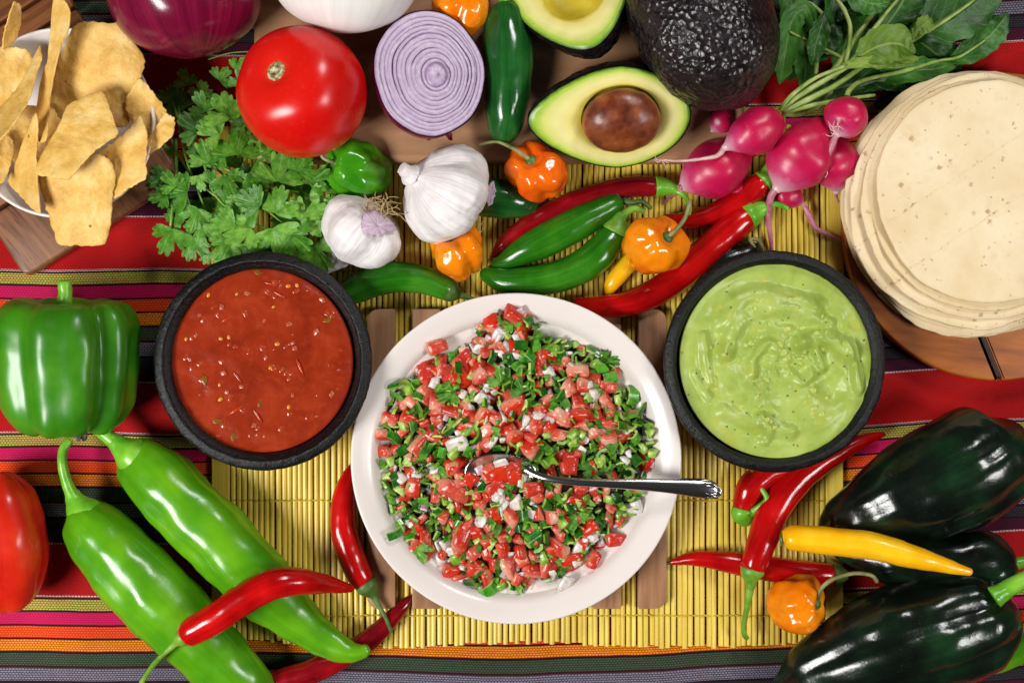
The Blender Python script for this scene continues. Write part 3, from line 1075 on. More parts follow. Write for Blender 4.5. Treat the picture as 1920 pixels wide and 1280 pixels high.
def salsa():
    fn = lambda x, y, q: 1.2 * mn.noise(Vector((x / 30, y / 30, 1))) + 2.5 * max(0, q - 0.93) / 0.07 * 0.6
    t, c = pool('salsa', 'smooth red tomato salsa with seeds inside the black bowl', 'salsa', 490, 676, 172, 108, fn, M['salsa'], 50, 128)
    # lumps: seeds, onion, chile and skin bits
    def lens(a, b, h):
        V, F, U = blob(Vector((0, 0, 0)), (0, 0, 1), [(-h, 0), (-h * 0.7, 0.7), (0, 1.0), (h * 0.7, 0.7), (h, 0)], 8, 12)
        V = [Vector((v.x * a, v.y * b, v.z)) for v in V]
        return V, F, U
    sv, sf, su = lens(5.2, 3.8, 1.8)
    seed_me = mk('tomato_seed', sv, sf, M['tomato_seed'], (0, 0, 0), su)
    def chunk(a, b, h, m_, sd):
        rr = random.Random(sd); V, F = [], []
        k = rr.choice((4, 5, 6))
        P = [(a * math.cos(2 * PI * i / k + rr.uniform(-.3, .3)) * rr.uniform(.75, 1.1), b * math.sin(2 * PI * i / k + rr.uniform(-.3, .3)) * rr.uniform(.75, 1.1)) for i in range(k)]
        V, F = slab(P, -h, h, 1.2, 2)
        return mk('bit', V, F, m_, (0, 0, 0))
    def lump(sd, m_, nm):
        v_, f_, u_ = blob(Vector((0, 0, 0)), (0, 0, 1), [(-3, 0), (-2, 5), (0, 8), (2, 5.5), (2.8, 0)], 8, 16, nz=2.4, ns=6, seed=sd)
        return mk(nm, v_, f_, m_, (0, 0, 0), u_)
    pulp = [lump(i, M['pulp'], 'pulp_lump') for i in range(5)]
    rp = random.Random(8); cp = W(490, 676, 107)
    for i in range(70):
        a = rp.uniform(0, 2 * PI); q = 160 * math.sqrt(rp.random())
        inst('pulp_lump', rp.choice(pulp), t, cp + Vector((q * math.cos(a), q * math.sin(a), rp.uniform(-1.2, 0.2))), (0, 0, rp.uniform(0, 6)), (rp.uniform(0.4, 1.2), rp.uniform(0.4, 1.0), rp.uniform(0.6, 0.9)))
    on = [chunk(9, 7, 2, M['salsa_onion'], i) for i in range(4)]
    gr = [chunk(11, 7, 2, M['salsa_green'], 20 + i) for i in range(4)]
    sk = [chunk(12, 2.4, 1.6, M['salsa_skin'], 40 + i) for i in range(3)]
    rr = random.Random(3)
    K_ = 0.344     # crop scale: 460 px over 1338
    P = lambda u, v: W(260 + u * K_, 460 + v * K_, 109)
    for (u, v) in [(380, 270), (863, 218), (735, 335), (755, 537), (258, 510), (447, 508), (491, 500), (718, 668), (446, 838), (815, 222), (535, 265), (818, 880), (440, 760)]:
        inst('tomato_seed', seed_me, t, P(u, v), (0, 0, rr.uniform(0, 6)), rr.uniform(0.7, 1.05))
    for (u, v) in [(455, 335), (462, 695), (965, 468), (850, 560), (690, 610), (680, 1040), (590, 265), (770, 220), (630, 980), (330, 380), (820, 428), (680, 410), (970, 930), (1050, 810), (840, 815), (480, 800), (560, 770), (310, 490), (1090, 680), (1000, 300)]:
        inst('onion_bit', rr.choice(on), t, P(u, v) + Vector((0, 0, -1.2)), (rr.uniform(-.25, .15), rr.uniform(-.15, .15), rr.uniform(0, 6)), rr.uniform(0.4, 1.0))
    for (u, v) in [(650, 150), (430, 960), (520, 1040), (790, 670), (660, 865), (1030, 405), (360, 730)]:
        inst('chile_bit', rr.choice(gr), t, P(u, v) + Vector((0, 0, -1.3)), (rr.uniform(-.2, .1), rr.uniform(-.1, .1), rr.uniform(0, 6)), rr.uniform(0.6, 1.2))
    for (u, v) in [(770, 270), (720, 210), (880, 665), (530, 895), (480, 400), (650, 930), (540, 720)]:
        inst('skin_shred', rr.choice(sk), t, P(u, v) + Vector((0, 0, -0.6)), (0, 0, rr.uniform(-1.2, .9)), rr.uniform(0.8, 1.5))


salsa()


def guacamole():
    cx, cy = 1456, 676
    ridges = [  # photo arcs: list of (x,y) polylines with width, height
        ([(1370, 600), (1395, 562), (1430, 556), (1475, 566), (1520, 575)], 20, 9),
        ([(1360, 660), (1380, 620), (1420, 590), (1470, 585), (1520, 602), (1550, 610)], 13, 7),
        ([(1500, 645), (1520, 632), (1560, 638), (1585, 660)], 13, 10),
        ([(1540, 690), (1530, 655), (1505, 640)], 8, 6),
        ([(1410, 700), (1415, 670), (1440, 640), (1460, 660)], 9, 5),
        ([(1590, 640), (1600, 680), (1610, 730)], 8, 7),
        ([(1320, 630), (1322, 670), (1330, 720)], 8, 4),
        ([(1360, 770), (1400, 790), (1440, 800), (1480, 810)], 13, 5),
        ([(1425, 780), (1440, 810), (1435, 825)], 9, 6),
        ([(1300, 700), (1315, 725), (1330, 745)], 7, 4),
        ([(1480, 700), (1500, 715), (1520, 700)], 9, 5),
    ]
    pits = [((1562, 728), 26, 16), ((1495, 690), 16, 7), ((1385, 668), 22, 5), ((1400, 548), 36, 6), ((1480, 545), 30, 5)]
    c = W(cx, cy, 112)
    RD = []
    for pl, wd, h in ridges:
        q = [((p[0] - cx) * K(112), (cy - p[1]) * K(112)) for p in pl]
        d = []
        n = 30
        for i in range(n + 1): d.append(crom([(a, b) for a, b in q], i / n))
        RD.append((d, wd, h))
    def fn(x, y, q):
        v = Vector((x, y, 0))
        th = math.atan2(y, x); r = math.hypot(x, y)
        e = max(0.0, min(1.0, (1 - q) / 0.22)); e = e * e * (3 - 2 * e)
        wx = x + 14 * mn.noise(Vector((x / 50, y / 50, 2))); wy = y + 14 * mn.noise(Vector((x / 50, y / 50, 7)))
        h = 3.0 * e + 7 * e * mn.noise(Vector((wx / 55, wy / 38, 0.3)))
        tang = mn.noise(Vector((r / 11 + 0.8 * math.sin(th * 2), th * 1.6, 3.0)))
        h += 1.5 * e * max(0, 1 - q) ** 0.3 * tang
        h += (1.3 + 1.6 * max(0, 1 - q * 1.5)) * e * mn.noise(Vector((x / 13, y / 13, 9))) + 0.5 * (0.4 + e) * mn.noise(Vector((x / 7, y / 7, 1)))
        for d, wd, hh in RD:
            m_ = min((wx * 0.3 + x * 0.7 - a) ** 2 + (wy * 0.3 + y * 0.7 - b) ** 2 for a, b in d)
            if m_ < (3 * wd) ** 2:
                s = math.sqrt(m_) / wd
                h += hh * 1.3 * (math.exp(-s * s) * 1.1 - 0.35 * math.exp(-(s - 1.6) ** 2 * 3))
        for (p, wd, dp) in pits:
            a, b = (p[0] - cx) * K(112), (cy - p[1]) * K(112)
            m_ = ((x - a) ** 2 + (y - b) ** 2) / wd ** 2
            if m_ < 6: h -= dp * math.exp(-m_)
        h += 2.5 * max(0, q - 0.94) / 0.06
        return h
    t, c = pool('guacamole', 'lumpy pale green guacamole inside the black bowl', 'guacamole', cx, cy, 182, 112, fn, M['guac'], 110, 220)
    rl = random.Random(31)
    LM = []
    for i in range(5):
        v_, f_, u_ = blob(Vector((0, 0, 0)), (0, 0, 1), [(-4, 0), (-2.4, 5), (0, 7.5), (2.4, 5.4), (3.6, 0)], 8, 16, nz=3, ns=6, seed=i + 3)
        LM.append(mk('avocado_lump', v_, f_, M['avo_lump'], (0, 0, 0), u_))
    for i in range(44):
        a = rl.uniform(0, 2 * PI); q = 0.72 * math.sqrt(rl.random())
        x, y = 182 * K(112) * q * math.cos(a), 182 * K(112) * q * math.sin(a)
        inst('avocado_lump', rl.choice(LM), t, Vector((c.x + x, c.y + y, 112 + fn(x, y, q) - rl.uniform(0.6, 2.2))), (rl.uniform(-.3, .3), rl.uniform(-.3, .3), rl.uniform(0, 6)), (rl.uniform(0.4, 1.15), rl.uniform(0.4, 0.9), rl.uniform(0.5, 0.9)))
    rr = random.Random(5)
    P = [(rr.uniform(-4, 4), rr.uniform(-2, 2)) for i in range(5)]
    fl = mk('herb_fleck', *slab([(2.6, -1), (2.2, 1.3), (-1, 1.6), (-2.6, 0), (-.5, -1.7)], -0.5, 0.5, 0.3, 1), M['herb_fleck'], (0, 0, 0))
    for i in range(34):
        a = rr.uniform(0, 2 * PI); q = math.sqrt(rr.uniform(0.02, 0.9))
        x, y = 182 * K(112) * q * math.cos(a), 182 * K(112) * q * math.sin(a)
        inst('herb_fleck', fl, t, Vector((c.x + x, c.y + y, 112 + fn(x, y, q) + 0.3)), (rr.uniform(-.3, .3), rr.uniform(-.3, .3), rr.uniform(0, 6)), rr.uniform(0.4, 1.0))


guacamole()


def chip_bowl():
    pr = smooth_prof([(0.2, 42), (70, 42), (95, 44), (130, 62), (165, 108), (176, 128), (178.5, 134), (174, 136), (168, 128), (150, 100), (120, 66), (80, 52), (0.2, 49)], 60)
    V, F, U = lathe_z(112, 230, pr, 96)
    o = obj('bowl', V, F, M['white_glaze'], None, W(112, 230, 42), U)
    tag(o, 'white round bowl full of tortilla chips on the wooden tray', 'bowl')


chip_bowl()


# ------------------------------------------------------------------ chips
def chip(poly, z0, gx, gy, curl, cdir, lab, seed, thick=2.8):
    """poly: photo px outline.  z = z0 + gx*(x-cx) + gy*(y-cy) + curl*d^2 (per 100 px)"""
    cx = sum(p[0] for p in poly) / len(poly); cy = sum(p[1] for p in poly) / len(poly)
    rr = random.Random(seed)
    m = 84
    per = [0]
    n = len(poly)
    # resample closed Catmull-Rom, softened toward straight edges
    out = []
    for i in range(m):
        t = i / m * n; k = int(t); f = t - k
        p0, p1, p2, p3 = (poly[(k + q) % n] for q in (-1, 0, 1, 2))
        c_ = [0.5 * (2 * b + (c - a) * f + (2 * a - 5 * b + 4 * c - d) * f * f + (3 * b - a - 3 * c + d) * f ** 3) for a, b, c, d in zip(p0, p1, p2, p3)]
        l_ = [b + (c - b) * f for b, c in zip(p1, p2)]
        q = [0.55 * a + 0.45 * b for a, b in zip(c_, l_)]
        j = 2.2 * mn.noise(Vector((q[0] / 9, q[1] / 9, seed))) + 1.2 * rr.uniform(-1, 1)
        dx, dy = q[0] - cx, q[1] - cy; L = math.hypot(dx, dy) or 1
        out.append((q[0] + dx / L * j, q[1] + dy / L * j))
    rings = 12
    ca, sa = math.cos(cdir), math.sin(cdir)
    def zz(x, y):
        d = ((x - cx) * ca + (y - cy) * sa) / 100
        e = (-(x - cx) * sa + (y - cy) * ca) / 100
        return z0 + gx * (x - cx) + gy * (y - cy) + curl * d * d + 0.25 * curl * e * e * 0.5 + 4.5 * mn.noise(Vector((x / 30, y / 30, seed))) + 1.8 * mn.noise(Vector((x / 11, y / 11, seed + 5)))
    top = []
    for i in range(rings + 1):
        s = max(0.004, i / rings)
        for (x, y) in out:
            X = cx + (x - cx) * s; Y = cy + (y - cy) * s
            top.append(W(X, Y, zz(X, Y)))
    # thickness along the mean normal
    nrm = Vector((0, 0, 0))
    o_ = rings * m
    for j in range(m):
        nrm += (top[o_ + j] - top[0]).cross(top[o_ + (j + 1) % m] - top[0])
    nrm.normalize()
    if nrm.z < 0: nrm = -nrm
    rim = [p - nrm * thick * 0.5 + (p - top[0]).normalized() * 1.2 for p in top[o_:]]
    bot = [p - nrm * thick for p in top]
    V = top + rim
    for i in range(rings, -1, -1): V += bot[i * m:(i + 1) * m]
    F, U = ringfaces(2 * rings + 2, m)
    c = sum(top, Vector()) / len(top)
    o = obj('tortilla_chip', V, F, M['chip'], None, Vector((c.x, c.y, min(p.z for p in V))), U)
    tag(o, lab, 'tortilla chip', 'tortilla chips in the white bowl')


CH = [
    ([(262, 148), (290, 178), (312, 212), (300, 235), (272, 252), (246, 225), (235, 190)], 135, -0.15, -0.3, 18, 0.5, 'small chip leaning on the rim behind the large right-hand chips', 1),
    ([(325, 222), (324, 250), (300, 275), (274, 292), (262, 280), (285, 250), (308, 215)], 140, 0.3, 0.0, 20, 0.9, 'narrow chip lying against the right rim of the bowl', 2),
    ([(0, 88), (30, 90), (55, 98), (64, 128), (48, 165), (14, 205), (-25, 215), (-40, 130)], 150, -0.3, -0.2, 25, 0.4, 'wide curved chip behind the leftmost leaning chip', 3),
    ([(28, 4), (40, 14), (40, 40), (34, 66), (24, 84), (6, 92), (8, 66), (16, 36)], 190, -1.1, -0.7, 10, 1.2, 'slim chip standing on end at the top left of the bowl', 4),
    ([(150, 43), (195, 44), (234, 46), (242, 68), (270, 110), (266, 140), (250, 166), (236, 186), (242, 232), (226, 240), (206, 236), (150, 232), (96, 232), (94, 160), (118, 96), (132, 60)], 150, 0.15, -0.32, -16, 0.0, 'largest chip, upright at the back with a brown spot', 5),
    ([(262, 218), (275, 252), (272, 300), (272, 334), (240, 352), (212, 372), (196, 330), (184, 288), (210, 268), (240, 244)], 150, 0.25, 0.05, 16, 0.8, 'chip at the right of the bowl below the small chips', 6),
    ([(8, 250), (24, 262), (26, 290), (16, 320), (6, 340), (-20, 345), (-30, 280)], 150, -0.4, 0.2, 20, 0.4, 'chip cut off by the left edge of the photo, near the rim', 7),
    ([(100, -4), (120, 2), (130, 22), (128, 50), (112, 92), (100, 140), (92, 190), (90, 240), (84, 264), (70, 264), (66, 225), (74, 160), (88, 112), (94, 60)], 185, 1.0, -0.12, 22, 1.57, 'tall wavy chip seen edge-on beside the largest chip', 8),
    ([(75, 84), (77, 110), (70, 130), (54, 182), (36, 218), (0, 262), (-30, 268), (-20, 218), (16, 184), (44, 146), (62, 108)], 180, 0.9, 0.7, 16, 2.2, 'long narrow chip leaning out over the left side', 9),
    ([(66, 213), (70, 240), (67, 290), (70, 350), (74, 398), (60, 392), (36, 366), (14, 342), (26, 312), (40, 272), (54, 236)], 165, 1.0, -0.2, 16, 1.4, 'pointed chip standing at the lower left over the rim', 10),
    ([(120, 310), (178, 290), (204, 300), (216, 330), (210, 372), (207, 412), (196, 457), (152, 460), (110, 458), (96, 420), (84, 380), (72, 328)], 160, 0.0, -0.22, -22, 0.0, 'chip hanging lowest over the front rim of the bowl', 11),
    ([(126, 198), (160, 180), (190, 171), (204, 200), (220, 250), (200, 266), (176, 284), (150, 312), (128, 336), (96, 332), (64, 322), (84, 278), (112, 232)], 198, 0.1, 0.2, -18, 0.6, 'squarish chip on top in the middle of the heap', 12),
    ([(40, 200), (100, 205), (120, 260), (90, 320), (30, 310), (5, 250)], 118, 0, 0, 20, 0.3, 'shaded chip lying deep in the middle of the bowl', 13),
]
for c_ in CH: chip(*c_)


# ------------------------------------------------------------------ vegetables made by sweeping
def lift(ctrl, base):
    out = []
    for c in ctrl:
        z = c[3] if len(c) > 3 else base + c[2]
        p = W(c[0], c[1], z)
        out.append((p.x, p.y, p.z, c[2] * K(z)))
    return out


CALYX_N = 30


def pepper(name, label, cat, group, mat_, body, base=MZ, calyx=None, stem=None, smat='stem', cmat=None, nz=1.2, ns=26, seed=0, creases=(), flat=1.0, m=26, n=64, c0=None, c1=None, smn=0.5, part='body'):
    b = lift(body, base)
    t = thing(name, label, cat, Vector((b[0][0], b[0][1], base)), group)
    V, F, U = sweep(b, n, m, c0=c0, c1=c1, nz=nz, ns=ns, flat=flat, seed=seed, creases=creases)
    obj(part, V, F, M[mat_], t, UV=U)
    if calyx:
        cb = lift(calyx, base)
        V, F, U = sweep(cb, 18, 20, c0=2.0, c1=1, nz=1.0, ns=7, seed=seed)
        obj('calyx', V, F, M[cmat or smat], t, UV=U)
    if stem:
        V, F, U = sweep(lift(stem, base), 26, 10, c0=1, c1=1.5, nz=smn, ns=8, seed=seed + 3)
        obj('stem', V, F, M[smat], t, UV=U)
    return t


GR = 'red chilies scattered round the table'
# --- lower left
pepper('green_chile', 'light green long chile nearest the black salsa bowl, tip on the mat', 'green chile', 'long light green chiles', 'anaheim',
       [(232, 846, 34), (285, 886, 60), (350, 953, 66), (420, 1022, 67), (490, 1096, 62), (548, 1152, 46), (606, 1196, 33, 46), (650, 1220, 22, 56), (676, 1222, 14, 62), (692, 1213, 7, 66)], 2,
       calyx=[(262, 862, 36, 66), (244, 850, 34, 66), (228, 838, 22, 66), (212, 824, 15, 66)], stem=[(226, 836, 16, 66), (200, 816, 13.5, 68), (178, 800, 12, 66), (163, 793, 10, 60)], smat='stem_bright',
       nz=4, ns=46, seed=1, creases=[(0.6, 0.25, 0.10), (2.6, 0.3, 0.08), (-1.6, 0.3, 0.06)], m=44, n=80, c0=34, flat=0.9)
pepper('green_chile', 'light green long chile crossed by a red chili near its lower end', 'green chile', 'long light green chiles', 'anaheim',
       [(140, 962, 36), (176, 996, 60), (236, 1062, 70), (304, 1132, 72), (372, 1200, 66), (436, 1262, 58), (492, 1312, 42), (540, 1350, 20)], 2,
       calyx=[(166, 968, 34, 66), (152, 954, 30, 66), (140, 936, 18, 68), (134, 920, 12, 70)], stem=[(140, 936, 14, 68), (126, 906, 10.5, 78), (117, 870, 9, 84), (119, 842, 8.5, 80), (132, 823, 8, 72)], smat='stem_bright',
       nz=4, ns=46, seed=2, creases=[(0.35, 0.25, 0.10), (2.4, 0.3, 0.08), (-1.6, 0.3, 0.06)], m=44, n=80, c0=34, flat=0.9)
pepper('red_chili', 'curved red chili lying across both light green chiles', 'red chili', GR, 'red_chili',
       [(340, 1196, 20, 150), (362, 1182, 27, 152), (410, 1155, 29, 156), (460, 1120, 30, 156), (515, 1094, 29, 150), (565, 1090, 25, 132), (615, 1095, 17, 96), (664, 1104, 6, 60)], 0,
       calyx=[(352, 1188, 17, 150), (341, 1196, 16.5, 149), (332, 1203, 9, 147), (324, 1210, 6, 145)], stem=[(334, 1202, 7, 147), (308, 1224, 5.5, 138), (286, 1248, 5, 122), (262, 1284, 4.5, 100)], c0=14, seed=3, creases=[(0.4, 0.3, 0.05)])
pepper('red_chili', 'red chili standing against the left rim of the white plate', 'red chili', GR, 'red_chili',
       [(690, 1098, 19), (676, 1080, 24), (656, 1035, 26), (644, 985, 25), (645, 935, 22), (656, 895, 17), (676, 860, 8)], 14,
       calyx=[(684, 1090, 23, 38), (692, 1102, 21, 38), (699, 1112, 12, 38), (705, 1122, 6, 38)], stem=[(698, 1110, 8, 38), (710, 1134, 5, 40), (724, 1160, 4, 42), (734, 1186, 3.6, 40)], smat='stem_dark', c0=14, seed=4)
pepper('red_chili', 'dark red chili on the front edge of the mat, tip pointing up', 'red chili', GR, 'dark_red_chili',
       [(500, 1284, 20), (530, 1275, 23), (590, 1256, 23), (650, 1227, 21), (702, 1190, 19), (745, 1147, 14), (774, 1116, 6)], 8,
       calyx=[(516, 1280, 19, 30), (500, 1286, 18, 30), (480, 1292, 8, 30)], stem=[(490, 1290, 6, 30), (450, 1300, 5, 30)], c0=12, seed=5)

# --- upper middle
pepper('red_chili', 'dark red chili along the back of the two jalapenos, green cap by the radishes', 'red chili', GR, 'dark_red_chili',
       [(1238, 350, 16), (1222, 350, 19), (1175, 351, 20), (1120, 364, 20), (1060, 386, 21), (995, 420, 19), (948, 452, 14), (922, 482, 5)], MZ + 4,
       calyx=[(1228, 350, 20, 34), (1240, 350, 18, 34), (1262, 353, 12, 36), (1278, 361, 6, 40)], stem=[(1268, 356, 8, 37), (1284, 368, 5, 46), (1293, 386, 4.2, 52), (1291, 404, 4, 54)], smat='stem_bright', c0=10, seed=6)
pepper('jalapeno', 'green jalapeno lying between the dark red chili and another jalapeno', 'jalapeno', 'green jalapenos', 'jalapeno',
       [(1166, 374, 18), (1140, 388, 26), (1085, 418, 31), (1030, 447, 32), (975, 474, 25), (938, 493, 14), (916, 505, 4)], MZ + 2,
       stem=[(1168, 376, 8, 38), (1186, 380, 5, 44), (1204, 378, 4.5, 48), (1222, 392, 4, 48)], smat='stem_dark', c0=18, seed=7, nz=1.6, ns=40)
pepper('jalapeno', 'curved green jalapeno nearest the white plate, stem pointing up', 'jalapeno', 'green jalapenos', 'jalapeno',
       [(1158, 428, 22), (1142, 452, 29), (1112, 486, 32), (1065, 512, 31), (1010, 526, 29), (955, 528, 25), (918, 517, 17), (902, 508, 9)], MZ + 2,
       calyx=[(1152, 436, 26, 44), (1158, 424, 23, 46), (1164, 410, 14, 50), (1172, 400, 9, 54)], stem=[(1163, 412, 11, 50), (1176, 398, 8, 56), (1192, 391, 7, 58), (1209, 397, 6, 56)], smat='stem', c0=14, seed=8, nz=1.6, ns=40)
pepper('yellow_chile', 'yellow chile half hidden beneath the orange habanero by the jalapenos', 'yellow chile', 'yellow chiles', 'yellow_chile',
       [(1138, 558, 5), (1143, 545, 11), (1152, 526, 16), (1176, 496, 18), (1212, 462, 17), (1262, 420, 13), (1300, 398, 9), (1322, 392, 3)], MZ, c0=12, seed=9)
pepper('red_chili', 'red chili below the left radishes with a tall green stem', 'red chili', GR, 'red_chili',
       [(1438, 334, 16, 46), (1424, 346, 24, 44), (1385, 376, 24, 38), (1340, 400, 20, 32), (1292, 413, 15, 28), (1240, 408, 6, 22)], MZ,
       calyx=[(1428, 342, 24, 46), (1436, 334, 22, 47), (1441, 322, 15, 49), (1444, 308, 9, 54)], stem=[(1440, 320, 11, 50), (1448, 298, 7.5, 62), (1457, 268, 5, 80), (1465, 228, 4, 96)], smat='stem_bright', c0=12, seed=10)
pepper('red_chili', 'longest red chili running from the radishes down to the plate rim', 'red chili', GR, 'red_chili',
       [(1408, 402, 20), (1392, 412, 28), (1350, 448, 29), (1300, 494, 29), (1245, 538, 27), (1190, 565, 25), (1130, 575, 21), (1070, 570, 12)], MZ + 2,
       calyx=[(1398, 408, 26, 40), (1410, 400, 25, 40), (1424, 393, 18, 42), (1440, 386, 9, 46)], stem=[(1428, 391, 11, 43), (1448, 383, 6.5, 48), (1464, 384, 5.5, 50), (1478, 392, 5, 46)], smat='stem_bright', c0=12, seed=11)
pepper('serrano', 'dark green chile lying in shade behind the guacamole bowl', 'green chile', None, 'poblano',
       [(1430, 468, 12), (1402, 475, 21), (1355, 492, 24), (1310, 514, 18), (1280, 534, 6)], MZ,
       stem=[(1430, 468, 5, 24), (1420, 450, 4, 34), (1408, 450, 3.4, 40), (1416, 466, 3, 44)], smat='stem_dry', seed=12, c0=16)
pepper('jalapeno', 'dark green jalapeno in shade behind the white garlic', 'jalapeno', 'green jalapenos', 'jalapeno_dark',
       [(880, 372, 30), (930, 372, 37), (970, 378, 32), (1000, 388, 16), (1012, 392, 6)], MZ, seed=13, c0=20)
pepper('serrano', 'curved green chile between the garlic and the white plate', 'green chile', None, 'jalapeno',
       [(640, 560, 20), (662, 545, 26), (702, 526, 30), (752, 519, 29), (800, 526, 26), (838, 542, 22), (852, 550, 14)], MZ + 2,
       calyx=[(838, 542, 22, 34), (850, 548, 19, 34), (862, 552, 10, 32)], stem=[(856, 550, 10, 33), (872, 556, 6, 30), (890, 562, 4, 26)], smat='stem_dark', cmat='stem_dark', seed=14, c0=18, c1=10, nz=1.8, ns=40)
pepper('jalapeno', 'upright dark jalapeno beside the halved red onion', 'jalapeno', 'green jalapenos', 'jalapeno_dark',
       [(947, 20, 24), (949, 38, 40), (951, 90, 47), (951, 150, 46), (949, 205, 40), (945, 250, 30), (942, 268, 20)], BZ,
       calyx=[(947, 30, 26, 110), (946, 20, 25, 110), (945, 6, 14, 112), (945, -12, 10, 114)], stem=[(945, 4, 12, 112), (942, -20, 10, 116), (936, -60, 9, 118)], smat='stem_bright', c0=22, c1=24, seed=15, nz=2.5, ns=45, creases=[(0.5, 0.25, 0.05)], m=36)

# --- lower right
pepper('red_chili', 'short red chili under the guacamole bowl with its green cap showing', 'red chili', GR, 'red_chili',
       [(1392, 958, 18), (1396, 945, 22), (1410, 912, 27), (1445, 885, 25), (1500, 872, 20), (1560, 850, 8)], MZ,
       calyx=[(1396, 952, 23, 32), (1394, 964, 23, 32), (1400, 978, 14, 34), (1404, 984, 6, 34)], stem=[(1400, 968, 9, 36), (1420, 952, 6, 52), (1437, 938, 6, 60), (1434, 925, 5, 60), (1420, 905, 4.5, 54), (1408, 876, 4, 44)], smat='stem_bright', seed=16, c0=10)
pepper('red_chili', 'long red chili crossing over the horizontal red one', 'red chili', GR, 'red_chili',
       [(1408, 1072, 18, 72), (1414, 1055, 24, 72), (1430, 1010, 28, 66), (1455, 950, 30, 50), (1500, 895, 28, 40), (1560, 855, 20, 34), (1620, 825, 12, 30), (1660, 812, 4, 20)], MZ,
       calyx=[(1412, 1064, 23, 72), (1409, 1076, 21, 72), (1408, 1090, 12, 72), (1407, 1104, 8, 71)], stem=[(1408, 1090, 9, 72), (1402, 1130, 6, 64), (1395, 1170, 5, 46), (1396, 1190, 5, 40), (1403, 1197, 4, 38)], smat='stem', seed=17, c0=10)
pepper('red_chili', 'red chili lying level under another, thin tip towards the plate', 'red chili', GR, 'red_chili',
       [(1568, 1078, 16), (1550, 1076, 21), (1490, 1072, 23), (1430, 1064, 23), (1360, 1052, 20), (1305, 1046, 14), (1268, 1052, 7), (1246, 1056, 2)], MZ,
       calyx=[(1562, 1077, 20, 32), (1574, 1077, 18, 32), (1590, 1076, 8, 32)], stem=[(1266, 1052, 3, 16), (1250, 1057, 2, 18), (1240, 1066, 1.6, 18)], smat='stem_dark', seed=18, c0=10)
pepper('yellow_chile', 'bright yellow chile lying on top of the dark poblanos', 'yellow chile', 'yellow chiles', 'yellow_chile',
       [(1464, 1008, 18, 120), (1482, 1008, 24, 122), (1560, 1014, 26, 140), (1640, 1024, 26, 164), (1700, 1040, 23, 176), (1760, 1056, 16, 182), (1800, 1067, 10, 184), (1824, 1073, 6, 184)], 0,
       calyx=[(1468, 1010, 14, 118), (1462, 1010, 12, 117)], smat='stem_dark', seed=19, c0=22)
pepper('poblano', 'large dark poblano at the back, beside the guacamole bowl', 'poblano', 'dark poblano peppers', 'poblano',
       [(1906, 792, 60, 104), (1880, 830, 90, 106), (1820, 872, 106, 108), (1740, 912, 100, 100), (1660, 948, 82, 84), (1590, 976, 54, 58), (1536, 1000, 14, 30)], 0,
       stem=[(1912, 800, 16, 110), (1935, 850, 12, 120)], smat='stem_bright', seed=20, c0=60, c1=16, nz=6, ns=80, creases=[(0.25, 0.16, 0.13), (-0.75, 0.2, 0.12), (2.4, 0.3, 0.1)], m=60, n=90)
pepper('poblano', 'dark poblano wedged in shadow between the other two poblanos', 'poblano', 'dark poblano peppers', 'poblano',
       [(1900, 1058, 40, 84), (1870, 1058, 58, 88), (1800, 1058, 62, 78), (1720, 1050, 58, 66), (1640, 1042, 44, 50), (1560, 1036, 10, 30)], 0,
       stem=[(1890, 1060, 12, 90), (1930, 1050, 10, 96)], smat='stem_bright', seed=21, c0=44, c1=14, nz=6, ns=70, creases=[(0.3, 0.3, 0.10), (-1.0, 0.35, 0.10)], m=50, n=70)
pepper('poblano', 'large dark poblano in the lower right corner of the table', 'poblano', 'dark poblano peppers', 'poblano',
       [(1900, 1130, 66, 110), (1870, 1146, 88, 112), (1800, 1170, 102, 108), (1710, 1196, 104, 104), (1620, 1226, 92, 92), (1530, 1262, 66, 66), (1460, 1300, 26, 34), (1440, 1312, 10, 26)], 0,
       calyx=[(1862, 1120, 22, 190), (1876, 1112, 18, 192), (1892, 1104, 14, 194)], stem=[(1874, 1112, 17, 190), (1905, 1094, 16, 196), (1950, 1070, 14, 200)], smat='stem_bright', seed=22, c0=70, c1=20, nz=6, ns=80, creases=[(0.45, 0.16, 0.13), (-0.5, 0.18, 0.12), (2.6, 0.3, 0.1)], m=64, n=90)
pepper('serrano', 'light green chile tip at the lower right corner', 'green chile', None, 'anaheim',
       [(1846, 1252, 9, 60), (1862, 1246, 17, 62), (1900, 1226, 23, 66), (1950, 1196, 24, 70), (2000, 1160, 10, 70)], 0, seed=23, c0=12)


# withered blossom at the stem end
def withered():
    rr = random.Random(4); parts = []
    for i in range(6):
        a = 2.1 + rr.uniform(-0.9, 0.9)
        p = [(162, 797, 4, 56), (159 + 8 * math.cos(a), 806 + 4 * rr.random(), 4, 50), (158 + 12 * math.cos(a), 818 + 6 * rr.random(), 5, 40), (157 + 12 * math.cos(a), 826, 2, 34)]
        parts.append(sweep(lift(p, 0), 8, 6))
    V, F, U = merge(parts)
    o = obj('withered_blossom', V, F, M['withered'], None, W(160, 815, 30), U)
    tag(o, 'small withered grey blossom beside the light green chile stem', 'blossom')


withered()


